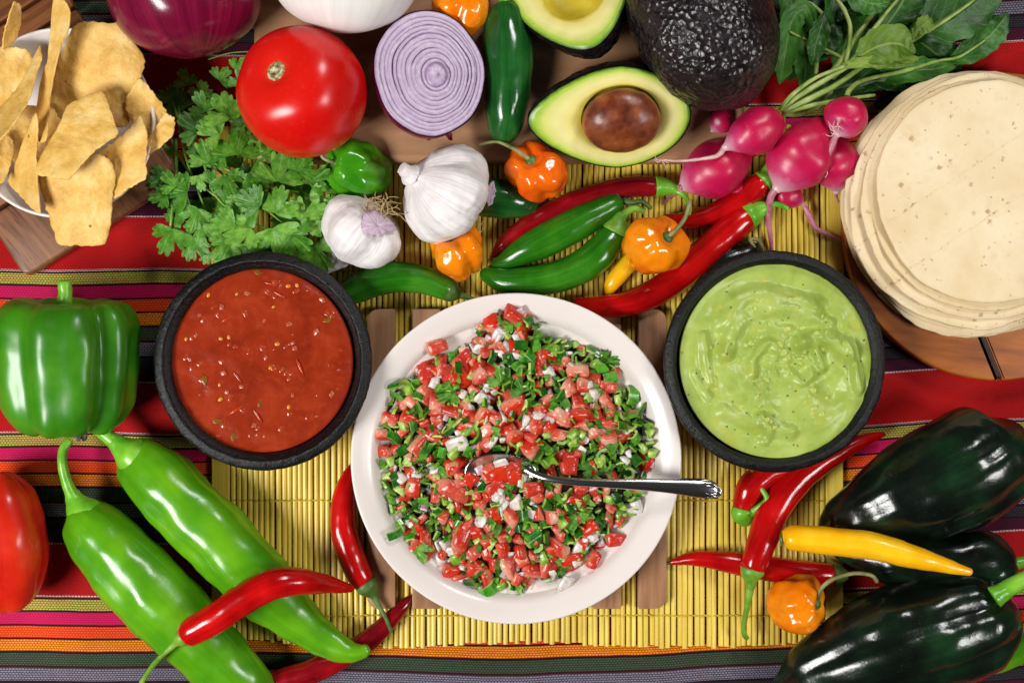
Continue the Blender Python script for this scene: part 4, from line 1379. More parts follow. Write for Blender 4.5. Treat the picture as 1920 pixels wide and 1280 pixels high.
# ------------------------------------------------------------------ habaneros
def habanero(label, mat_, cx, cy, rx, z, axis, length, seed, stem, smat='stem_dark', squash=1.0, group='small habanero peppers'):
    c = W(cx, cy, z)
    t = thing('habanero', label, 'habanero', Vector((c.x, c.y, max(MZ, z - rx))), group)
    rr = random.Random(seed)
    prof = [(-1.0, 0.0), (-0.97, 0.22), (-0.82, 0.52), (-0.45, 0.84), (0.05, 1.0), (0.5, 0.96), (0.8, 0.78), (0.93, 0.5), (0.84, 0.24), (0.76, 0.0)]
    prof = [(a * length * K(z), r * rx * K(z)) for a, r in prof]
    cr = [(2 * PI * k / 4 + rr.uniform(-.3, .3), 0.26, rr.uniform(0.10, 0.2)) for k in range(4)]
    def mod(th, t_, a, r):
        e = 1 - crease_mul(th, cr)
        return a - 6 * e * (t_ > 0.6), r * (1 + 0.08 * math.sin(2 * th + seed))
    V, F, U = blob(c, axis, prof, 48, 64, mod=mod, creases=cr, nz=rx * 0.085, ns=rx * 0.55, seed=seed)
    obj('body', V, F, M[mat_], t, UV=U)
    e1, e2, e3 = frame(axis)
    p0 = c + e3 * length * K(z) * 0.74
    cb = [(p0.x, p0.y, p0.z, rx * 0.20), ((p0 + e3 * 6).x, (p0 + e3 * 6).y, (p0 + e3 * 6).z, rx * 0.18), ((p0 + e3 * 11).x, (p0 + e3 * 11).y, (p0 + e3 * 11).z, rx * 0.08)]
    V, F, U = sweep(cb, 8, 14, c0=2, c1=2, nz=1.5, ns=5, seed=seed)
    obj('calyx', V, F, M[smat], t, UV=U)
    st = [((p0 + e3 * 4).x, (p0 + e3 * 4).y, (p0 + e3 * 4).z, 4.5)] + [tuple(x) for x in lift(stem, 0)]
    V, F, U = sweep(st, 24, 8, c0=1, c1=2)
    obj('stem', V, F, M['stem_dry' if smat == 'stem_dark' else smat], t, UV=U)


habanero('orange habanero by the board edge above the dark red chili', 'habanero_deep', 1007, 326, 57, 84, (-0.28, 0.45, 0.85), 54, 1, [(972, 284, 4, 128), (955, 275, 3.5, 120), (930, 266, 3, 108), (896, 272, 2.6, 96)])
habanero('orange habanero half hidden under the larger garlic bulb', 'habanero', 860, 474, 54, 62, (-0.2, 0.55, 0.55), 52, 2, [(850, 430, 4, 90), (840, 420, 3, 86)])
habanero('orange habanero beside the jalapenos, resting on the longest red chili', 'habanero', 1224, 464, 59, 86, (0.5, 0.34, 0.8), 57, 3, [(1270, 428, 4.2, 132), (1284, 410, 4, 130), (1292, 388, 4.5, 122), (1294, 376, 4, 116)])
habanero('green habanero touching the tomato and garlic', 'habanero_green', 676, 318, 54, 66, (-0.85, 0.18, 0.5), 64, 4, [(622, 303, 4, 98), (606, 296, 3.6, 104), (604, 284, 3.4, 108), (622, 275, 3, 108)])
habanero('orange habanero behind the halved red onion, at the top', 'habanero', 862, 20, 50, 118, (0.2, 0.9, 0.3), 56, 5, [(870, -40, 4, 130), (880, -60, 3, 130)])
habanero('orange habanero at the lower right with a long curved stem', 'habanero', 1490, 1131, 53, 66, (0.75, 0.12, 0.62), 56, 6, [(1538, 1106, 4.4, 104), (1560, 1086, 4.2, 112), (1600, 1074, 4, 118), (1634, 1078, 4, 118), (1646, 1092, 4, 114)], 'stem_dark')


# ------------------------------------------------------------------ bell peppers
def bell(name, label, mat_, cx, cy, z, hw, hl, axis, creases, stem, seed, oval=False):
    c = W(cx, cy, z); k = K(z)
    t = thing(name, label, 'bell pepper', Vector((c.x, c.y, 0)))
    prof = [(-0.70, 0.0), (-0.76, 0.16), (-0.93, 0.34), (-1.0, 0.52), (-0.93, 0.72), (-0.66, 0.88), (-0.2, 0.97), (0.25, 1.0), (0.62, 0.99), (0.86, 0.86), (0.95, 0.64), (0.88, 0.40), (0.74, 0.2), (0.70, 0.0)]
    if oval: prof = [(-math.cos(PI * i / 14), math.sin(PI * i / 14) ** 0.85) for i in range(15)]
    prof = [(a * hl * k, r * hw * k) for a, r in prof]
    def mod(th, tt, a, r):
        e = 1 - crease_mul(th, creases)
        s = 1 if a > 0 else -1
        q = max(0, abs(a) / (hl * k) - 0.5)
        return a - s * e * q * hl * 0.55, r
    V, F, U = blob(c, axis, prof, 90, 120, mod=mod, creases=creases, nz=5, ns=75, seed=seed)
    obj('body', V, F, M[mat_], t, UV=U)
    if stem:
        V, F, U = sweep(lift(stem, 0), 20, 20, c0=2, c1=3, nz=1.2, ns=9)
        obj('stem', V, F, M['stem_bright'], t, UV=U)


bell('green_bell_pepper', 'glossy green bell pepper lying on its side beside the salsa bowl', 'bell_green', 128, 683, 124, 133, 128, (0.02, 1, 0.10),
     [(0.86, 0.17, 0.19), (-0.40, 0.22, 0.13), (0.2, 0.2, 0.045), (1.6, 0.25, 0.12), (2.9, 0.3, 0.12), (-2.1, 0.25, 0.12)],
     [(120, 585, 24, 150), (121, 570, 15, 156), (122, 548, 13, 160), (121, 525, 13.5, 162)], 3)
bell('red_pepper', 'red pepper at the left edge of the photo, cut off by the frame', 'bell_red', 6, 1016, 80, 82, 133, (-0.06, 1, 0.05),
     [(0.28, 0.3, 0.06), (-1.0, 0.3, 0.1), (1.6, 0.3, 0.1), (3.0, 0.3, 0.1)], None, 8, True)


# ------------------------------------------------------------------ tomato, onions, garlic
def round_prof(a, r, top=0.93, dimple=0.06, n=16):
    P = []
    for i in range(n + 1):
        u = PI * i / n
        P.append((a * math.cos(u), r * math.sin(u)))
    return P


def tomato():
    c = W(570, 176, BZ + 104); k = K(BZ + 104)
    t = thing('tomato', 'large ripe red tomato with a pale stem scar', 'tomato', Vector((c.x, c.y, BZ)))
    ax = Vector((-0.36, 0.24, 0.86))
    prof = [(91, 0), (94, 10), (99, 24), (103, 44), (98, 72), (80, 98), (45, 117), (0, 123), (-45, 112), (-80, 86), (-100, 50), (-106, 20), (-106, 0)]
    prof = [(a * k, r * k) for a, r in prof]
    cr = [(2 * PI * i / 6 + 0.3, 0.4, 0.022) for i in range(6)]
    V, F, U = blob(c, ax, prof, 80, 96, creases=cr, nz=3.0, ns=90, seed=2)
    obj('body', V, F, M['tomato'], t, UV=U)
    e3 = ax.normalized()
    V, F, U = blob(c + e3 * 93.5 * k, ax, [(-4, 22), (2.5, 20), (4.5, 12), (2.0, 4), (1.4, 0)], 10, 26, nz=2.2, ns=6, seed=1, o=3)
    obj('stem_scar', V, F, M['tomato_scar'], t, UV=U)


tomato()


def onion(name, label, mat_, cx, cy, r, z, axis, seed, top=None):
    c = W(cx, cy, z); k = K(z)
    t = thing(name, label, 'onion', Vector((c.x, c.y, 0 if name == 'red_onion' else BZ)))
    prof = [(1.12, 0.0), (1.10, 0.06), (1.0, 0.14), (0.9, 0.36), (0.72, 0.66), (0.4, 0.9), (0.0, 1.0), (-0.4, 0.92), (-0.7, 0.7), (-0.86, 0.4), (-0.92, 0.14), (-0.93, 0)]
    prof = [(a * r * k * 0.95, q * r * k) for a, q in prof]
    V, F, U = blob(c, axis, prof, 70, 96, nz=4, ns=90, seed=seed)
    obj('skin', V, F, M[mat_], t, UV=U)
    e3 = Vector(axis).normalized()
    p = c + e3 * 1.02 * r * k
    st = [(p.x, p.y, p.z, 14), ((p + e3 * 22).x, (p + e3 * 22).y, (p + e3 * 22).z, 8), ((p + e3 * 46).x, (p + e3 * 46).y, (p + e3 * 46).z, 4)]
    V, F, U = sweep(st, 12, 14, nz=2, ns=8)
    obj('neck', V, F, M[mat_], t, UV=U)
    return t


onion('red_onion', 'whole purple red onion at the top left of the table', 'red_onion', 347, -22, 144, 150, (-0.15, 0.98, 0.2), 1)
onion('white_onion', 'whole white onion at the top behind the tomato', 'white_onion', 646, -70, 146, BZ + 136, (0.1, 0.9, 0.35), 2)


def half_onion():
    c = W(806, 136, BZ + 112); k = K(BZ + 112)
    t = thing('halved_red_onion', 'halved red onion with its pale ringed cut face up', 'onion', Vector((c.x, c.y, BZ)))
    nrm = Vector((0.24, 0.08, 1.0)).normalized()
    e1, e2, e3 = frame(nrm, (1, 0, 0))
    sx, sy = 0.915, 1.04
    def place(rr, th, h, wob=1.0):
        x = rr * math.cos(th) * sx * k * wob; y = rr * math.sin(th) * sy * k * wob
        return c + e1 * x + e2 * y + e3 * h
    off = lambda q: (14 * (1 - q), 4 * (1 - q))
    radii = [0, 23, 31, 42, 49, 59, 66, 75, 82, 90, 97, 105, 114]
    rr = random.Random(2)
    for i in range(len(radii) - 1):
        r0, r1 = radii[i], radii[i + 1]
        h = rr.uniform(-1.2, 1.8) + (1.5 if i == 0 else 0)
        n, m = 7, 90
        V = []
        gap = rr.uniform(-1.5, 0.4)
        prof = [(r0 + gap, h - 9), (r0 + gap, h - 0.6), (r0 + gap + 1.2, h), ((r0 + r1) / 2, h + 0.5), (r1 - 1.6, h), (r1 - 0.3, h - 0.9), (r1, h - 9)]
        if i == 0: prof = [(0.2, h + 1.5), (4, h + 1.4), (8, h + 1.2), (13, h + 0.9), (17, h + 0.3), (r1 - 0.5, h - 1.2), (r1, h - 9)]
        for (q, hh) in prof:
            for j in range(m):
                th = 2 * PI * j / m
                qq = q / 113
                wob = 1 + 0.035 * mn.noise(Vector((math.cos(th) * 1.5 + 9 * 0.25, math.sin(th) * 1.5, 2))) + (0.036 * mn.noise(Vector((math.cos(th) * 1.1 + i * 0.7, math.sin(th) * 1.1, 6))) if i < 10 else 0) + 0.008 * mn.noise(Vector((math.cos(th) * 5, math.sin(th) * 5, i)))
                p = place(q, th, hh + 0.7 * mn.noise(Vector((math.cos(th) * 4, math.sin(th) * 4, i * 3 + qq * 9))), wob)
                o_ = off(qq)
                V.append(p + e1 * o_[0] - e2 * o_[1])
        F, U = ringfaces(len(prof) - 1, m)
        ob = obj('onion_ring', V, F, M['onion_layer'], t, UV=U)
    V = []
    n, m = 24, 90
    for i in range(n + 1):
        u = i / n * PI / 2
        for j in range(m):
            th = 2 * PI * j / m
            q = 116 * math.cos(u) ** 0.55 + 0.2
            wob = 1 + 0.035 * mn.noise(Vector((math.cos(th) * 1.5 + 9 * 0.25, math.sin(th) * 1.5, 2)))
            V.append(place(q, th, -1.5 - 104 * k * math.sin(u), wob))
    F, U = ringfaces(n, m)
    obj('skin', V, F, M['red_onion'], t, UV=U)
    # torn flap of peel at the lower edge
    V, F = [], []
    for i in range(9):
        for j in range(3):
            x = 796 + 52 * i / 8; y = 250 + (8 + 5 * math.sin(i)) * j / 2 + 2 * math.sin(i * 1.9)
            V.append(W(x, y, BZ + 84 - 14 * j - 3 * math.cos(i)))
    for i in range(8):
        for j in range(2): F.append((i * 3 + j, i * 3 + j + 1, i * 3 + j + 4, i * 3 + j + 3))
    o = obj('peel_flap', V, F, M['onion_peel'], t)
    md = o.modifiers.new('thickness', 'SOLIDIFY'); md.thickness = 1.2 * S


half_onion()


def garlic(label, cx, cy, r, z, axis, ref, seed, cloves, neck, squ=0.86):
    c = W(cx, cy, z); k = K(z)
    t = thing('garlic_bulb', label, 'garlic', Vector((c.x, c.y, MZ)), 'garlic bulbs')
    prof = [(1.16, 0.10), (1.0, 0.14), (0.86, 0.22), (0.70, 0.50), (0.46, 0.80), (0.12, 0.98), (-0.22, 1.0), (-0.52, 0.86), (-0.70, 0.56), (-0.74, 0.26), (-0.66, 0.0)]
    prof = [(a * r * k * squ, q * r * k) for a, q in prof]
    V, F, U = blob(c, axis, prof, 80, 120, ref=ref, creases=cloves, nz=3.0, ns=30, seed=seed, o=3)
    obj('bulb', V, F, M['garlic'], t, UV=U)
    V, F, U = sweep(lift(neck, 0), 24, 18, c0=3, c1=2, nz=2.5, ns=9, seed=seed)
    obj('neck', V, F, M['garlic'], t, UV=U)
    return t, c


g1, c1 = garlic('larger white garlic bulb leaning on the cutting board edge', 834, 362, 98, 108, (-0.72, 0.34, 0.45), (0, 0, 1), 1,
                [(0.8, 0.26, 0.13), (-0.25, 0.18, 0.07), (-1.2, 0.3, 0.13), (2.2, 0.3, 0.1), (3.4, 0.3, 0.1)],
                [(772, 330, 24, 150), (764, 324, 16, 158), (758, 318, 13, 164), (753, 314, 12.5, 168)])
g2, c2 = garlic('smaller garlic bulb showing roots and purple skin', 676, 436, 80, 84, (-0.50, -0.62, -0.25), (0, 0, 1), 5,
                [(0.8, 0.26, 0.12), (-0.6, 0.26, 0.12), (2.0, 0.3, 0.1), (-2.0, 0.3, 0.1), (3.1, 0.3, 0.1)],
                [(640, 478, 24, 56), (622, 492, 17, 46), (606, 502, 13, 40), (594, 510, 12, 36)], 0.9)


def roots(t, cx, cy, z, n, spread, length, seed, mat_='garlic_root', rad=1.3, name='roots'):
    rr = random.Random(seed); parts = []
    for i in range(n):
        a = rr.uniform(0, 2 * PI); q = spread * math.sqrt(rr.random())
        x, y = cx + q * math.cos(a), cy + q * math.sin(a) * 0.7
        L = length * rr.uniform(0.5, 1.1); b = rr.uniform(0, 2 * PI); dz = rr.uniform(-2, 8)
        P = [(x, y, rad, z + dz)]
        for s in range(1, 5):
            b += rr.uniform(-0.9, 0.9)
            x += math.cos(b) * L / 4; y += math.sin(b) * L / 4
            P.append((x, y, rad * (1 - 0.12 * s), z + dz + rr.uniform(-3, 4)))
        parts.append(sweep(lift(P, 0), 10, 5))
    V, F, U = merge(parts)
    o = obj(name, V, F, M[mat_], t, UV=U); o['kind'] = 'stuff'


roots(g2, 706, 392, 134, 60, 24, 40, 3)
roots(g1, 893, 438, 70, 9, 12, 30, 8, 'garlic_root', 1.0)


def garlic_scraps():
    # purple papery skin on the smaller bulb, loose tip on the larger one
    def scrap(poly, z, m_, par, seed, name='skin_flake', dz=8):
        V, F = [], []
        cx = sum(p[0] for p in poly) / len(poly); cy = sum(p[1] for p in poly) / len(poly)
        out = []
        n = len(poly)
        for i in range(n):
            a, b = poly[i], poly[(i + 1) % n]
            for s in range(5):
                f = s / 5
                x, y = a[0] + (b[0] - a[0]) * f, a[1] + (b[1] - a[1]) * f
                out.append((x + 3 * mn.noise(Vector((x / 5, y / 5, seed))), y + 3 * mn.noise(Vector((x / 5, y / 5, seed + 9)))))
        m = len(out)
        for i in range(5):
            s = max(0.02, i / 4)
            for (x, y) in out:
                X, Y = cx + (x - cx) * s, cy + (y - cy) * s
                V.append(W(X, Y, z(X, Y) + 2.5 * mn.noise(Vector((X / 8, Y / 8, seed)))))
        F, U = ringfaces(4, m)
        o = obj(name, V, F, m_, par, UV=U)
        md = o.modifiers.new('thickness', 'SOLIDIFY'); md.thickness = 0.8 * S
    zc = c2.z
    dome = lambda X, Y: zc + math.sqrt(max(100, (76) ** 2 - ((X - 676)) ** 2 - ((Y - 436)) ** 2)) + 1.5
    scrap([(682, 398), (700, 392), (720, 402), (738, 418), (744, 432), (726, 436), (712, 446), (700, 440), (686, 440), (676, 428)], dome, M['garlic_purple'], g2, 3)
    scrap([(915, 348), (926, 338), (929, 358), (924, 382), (914, 388), (908, 372)], lambda X, Y: 104 + 0.3 * (X - 915), M['garlic_purple'], g1, 6)


garlic_scraps()


# ------------------------------------------------------------------ avocados
def avocado_half(label, cx, cy, z, axis2, nrm, hl, hw, depth, pit, seed, seedpit):
    """axis2: from narrow end to wide end in the picture plane; nrm: normal of the cut face"""
    c = W(cx, cy, z); k = K(z)
    t = thing('avocado_half', label, 'avocado', Vector((c.x, c.y, BZ)), 'halved avocado')
    n = Vector(nrm).normalized()
    ex = Vector((axis2[0], axis2[1], 0)); ex = (ex - n * ex.dot(n)).normalized()
    ey = n.cross(ex)
    def outline(th):   # pear: narrow towards -x
        x = math.cos(th); y = math.sin(th)
        wd = 1.0 - 0.30 * max(0, -x + 0.15) ** 1.3
        return hl * k * x, hw * k * y * wd
    m = 120
    # flesh face
    px0, pr0, pr1 = pit    # pit centre along x, radii
    V = []
    rings = 16
    for i in range(rings + 1):
        s = i / rings
        for j in range(m):
            th = 2 * PI * j / m
            ox, oy = outline(th)
            ix, iy = px0 + pr0 * k * math.cos(th), pr1 * k * math.sin(th)
            x, y = ix + (ox - ix) * s, iy + (oy - iy) * s
            h = 1.8 * mn.noise(Vector((x / 24, y / 24, seed))) - 5.5 * max(0, s - 0.9) / 0.1
            if s < 0.1: h -= 2.5 * (1 - s / 0.1)
            V.append(c + ex * x + ey * y + n * h)
    F, U = ringfaces(rings, m)
    obj('flesh', V, F, M['avo_flesh'], t, UV=U)
    # hollow
    V = []
    for i in range(13):
        u = PI / 2 * i / 12
        for j in range(m):
            th = 2 * PI * j / m
            V.append(c + ex * (px0 + pr0 * k * math.cos(th) * math.cos(u) * 1.003) + ey * (pr1 * k * math.sin(th) * math.cos(u) * 1.003) - n * (2.4 + (0.62 * pr1 * k) * math.sin(u)))
    F, U = ringfaces(12, m)
    F = [tuple(reversed(f)) for f in F]
    obj('hollow', V, F, M['avo_pit_wall'], t, UV=U)
    # skin
    V = []
    for i in range(37):
        u = PI / 2 * i / 36
        for j in range(m * 2):
            th = 2 * PI * j / (m * 2)
            ox, oy = outline(th)
            s = max(0.002, math.cos(u) ** 0.42)
            p = c + ex * ox * s * 1.012 + ey * oy * s * 1.012 - n * (5.0 + depth * k * math.sin(u))
            if i: p = p + (p - c).normalized() * 2.2 * fbm(p / 13, 3)
            V.append(p)
    F, U = ringfaces(36, m * 2)
    obj('skin', V, F, M['avo_skin'], t, UV=U)
    if seedpit:
        pc = c + ex * px0 + n * 10
        V = []
        N_ = 40
        for i in range(N_ + 1):
            u = PI * i / N_
            for j in range(60):
                th = 2 * PI * j / 60
                p = pc + ex * (pr0 * 0.985 * k * math.cos(u)) + ey * (pr1 * 0.97 * k * math.sin(u) * math.cos(th)) + n * (pr1 * 0.62 * k * math.sin(u) * math.sin(th))
                p += (p - pc).normalized() * 1.6 * fbm(p / 26, 3)
                V.append(p)
        F, U = ringfaces(N_, 60)
        obj('seed', V, F, M['seed'], t, UV=U)


avocado_half('halved avocado with the brown seed still in it', 1143, 224, BZ + 98, (1, 0.04), (0.02, -0.50, 0.87), 152, 100, 96, (20, 75, 64), 1, True)
avocado_half('halved avocado with an empty yellow hollow at the top', 1072, -34, BZ + 88, (-0.35, 0.92), (-0.34, 0.30, 0.90), 150, 124, 92, (-12, 70, 62), 4, False)


def whole_avocado():
    b = lift([(1236, -110, 60, BZ + 118), (1268, -50, 108, BZ + 120), (1304, 20, 126, BZ + 124), (1340, 86, 124, BZ + 122), (1372, 146, 94, BZ + 104), (1398, 196, 44, BZ + 90)], 0)
    t = thing('avocado', 'whole black bumpy avocado beside the radish leaves', 'avocado', Vector((b[2][0], b[2][1], BZ)))
    V, F, U = sweep(b, 130, 190, c0=60, c1=44, nz=3, ns=60, seed=3)
    c = sum(V, Vector()) / len(V)
    out = []
    for v in V:
        d = (v - c).normalized()
        cell = mn.cell_vector(v / 10) if False else None
        f = fbm(v / 9.5, 2)
        f2 = mn.noise(v / 22)
        out.append(v + d * (3.6 * (1 - abs(f)) * (0.6 + 0.4 * f2) + 1.0 * mn.noise(v / 4.5)))
    obj('skin', out, F, M['avo_skin'], t, UV=U)


whole_avocado()


# ------------------------------------------------------------------ radishes with their leaves
def radish(label, cx, cy, r, z, axis, hl, tail, seed, tmat='radish_tail', base=None, stems=()):
    """axis points from crown to root tip"""
    c = W(cx, cy, z); k = K(z)
    t = thing('radish', label, 'radish', Vector((c.x, c.y, max(0, z - r))), 'bunch of pink radishes')
    prof = [(-1.0, 0.0), (-0.98, 0.16), (-0.9, 0.4), (-0.62, 0.76), (-0.2, 0.98), (0.2, 0.96), (0.55, 0.74), (0.82, 0.42), (0.98, 0.2), (1.1, 0.12)]
    prof = [(a * hl * k, q * r * k) for a, q in prof]
    V, F, U = blob(c, axis, prof, 50, 56, nz=r * 0.13, ns=r * 1.2, seed=seed)
    obj('root', V, F, M['radish'], t, UV=U)
    e3 = Vector(axis).normalized()
    p = c + e3 * hl * k * 1.04
    q0 = c + e3 * hl * k * 0.85
    tl = [(q0.x, q0.y, q0.z, r * 0.20), (p.x, p.y, p.z, r * 0.13)] + [tuple(x) for x in lift(tail, 0)]
    V, F, U = sweep(tl, 36, 9, c0=0, c1=1, nz=0.8, ns=9, seed=seed)
    obj('tail', V, F, M[tmat], t, UV=U)
    return t, c - e3 * hl * k


r1, crown1 = radish('radish on top with a long pale tail over the avocado half', 1414, 248, 44, 122, (-0.86, -0.45, -0.05), 60, [(1345, 292, 4.5, 124), (1310, 299, 3.2, 132), (1270, 302, 2.4, 140), (1240, 300, 1.6, 146)], 1, 'radish_tail_pale')
radish('oval radish under the topmost one, nearest the avocado half', 1343, 316, 52, 62, (-0.78, -0.42, -0.15), 72, [(1290, 352, 3, 22), (1262, 366, 3, 16), (1240, 384, 2.4, 14)], 2)
radish('large radish at the centre of the bunch with a long hanging tail', 1503, 292, 61, 76, (-0.58, -0.78, -0.1), 74, [(1446, 368, 7, 60), (1440, 400, 6, 44), (1444, 440, 4.5, 26), (1448, 474, 3, 16)], 3)
r4, crown4 = radish('small round radish nearest the tortillas', 1586, 220, 41, 118, (-0.45, -0.82, 0.1), 40, [(1562, 268, 6.5, 120), (1554, 292, 4, 112), (1546, 316, 2, 104)], 4)
radish('small shaded radish peeking out below the whole avocado', 1352, 226, 24, 60, (-0.5, -0.6, 0), 26, [(1330, 250, 2, 56), (1310, 262, 1.4, 54)], 5)
radish('shaded radish behind the large central one', 1566, 308, 46, 52, (0.1, -0.9, -0.2), 50, [(1568, 366, 3, 30), (1572, 380, 2, 20)], 6)
radish('radish low on the mat beneath the large central one', 1478, 366, 26, 34, (0.75, -0.4, -0.2), 34, [(1516, 402, 6, 22), (1530, 428, 5, 16), (1570, 448, 3.4, 14), (1586, 456, 2, 13)], 7)
radish('radish almost hidden under the left oval radish', 1384, 362, 26, 32, (-0.6, -0.5, -0.1), 30, [(1360, 386, 2.4, 20), (1350, 396, 2, 18)], 8)


def leaf_blade(ctrl, nl=34, nw=12, ruffle=5, cup=0.25, seed=0, teeth=0.10):
    """ctrl: (px,py,z,half width px) along the midrib"""
    pts = [(*W(c[0], c[1], c[2]), c[3] * K(c[2])) for c in ctrl]
    V, F, U = [], [], []
    for i in range(nl + 1):
        t = i / nl
        q = crom(pts, t); p = Vector(q[:3])
        a = Vector(crom(pts, max(0, t - 0.02))[:3]); b = Vector(crom(pts, min(1, t + 0.02))[:3])
        T = (b - a).normalized(); sd = T.cross(Vector((0, 0, 1))).normalized()
        up = sd.cross(T)
        wd = max(0.4, q[3])
        for j in range(nw + 1):
            s = j / nw * 2 - 1
            ww = wd * (1 + teeth * mn.noise(Vector((t * 16, s * 0.5 + (3 if s > 0 else -3), seed))) + teeth * 0.6 * math.sin(t * 46 + seed))
            x = s * ww
            h = cup * abs(x) - 0.0 + ruffle * (abs(s) ** 1.5) * mn.noise(Vector((t * 5.5, s * 1.3, seed * 3.1))) + ruffle * 0.35 * mn.noise(Vector((t * 13, s * 3, seed)))
            V.append(p + sd * x + up * h)
    for i in range(nl):
        for j in range(nw):
            a = i * (nw + 1) + j
            F.append((a, a + 1, a + nw + 2, a + nw + 1))
            U.append(((i / nl, j / nw), (i / nl, (j + 1) / nw), ((i + 1) / nl, (j + 1) / nw), ((i + 1) / nl, j / nw)))
    return V, F, U


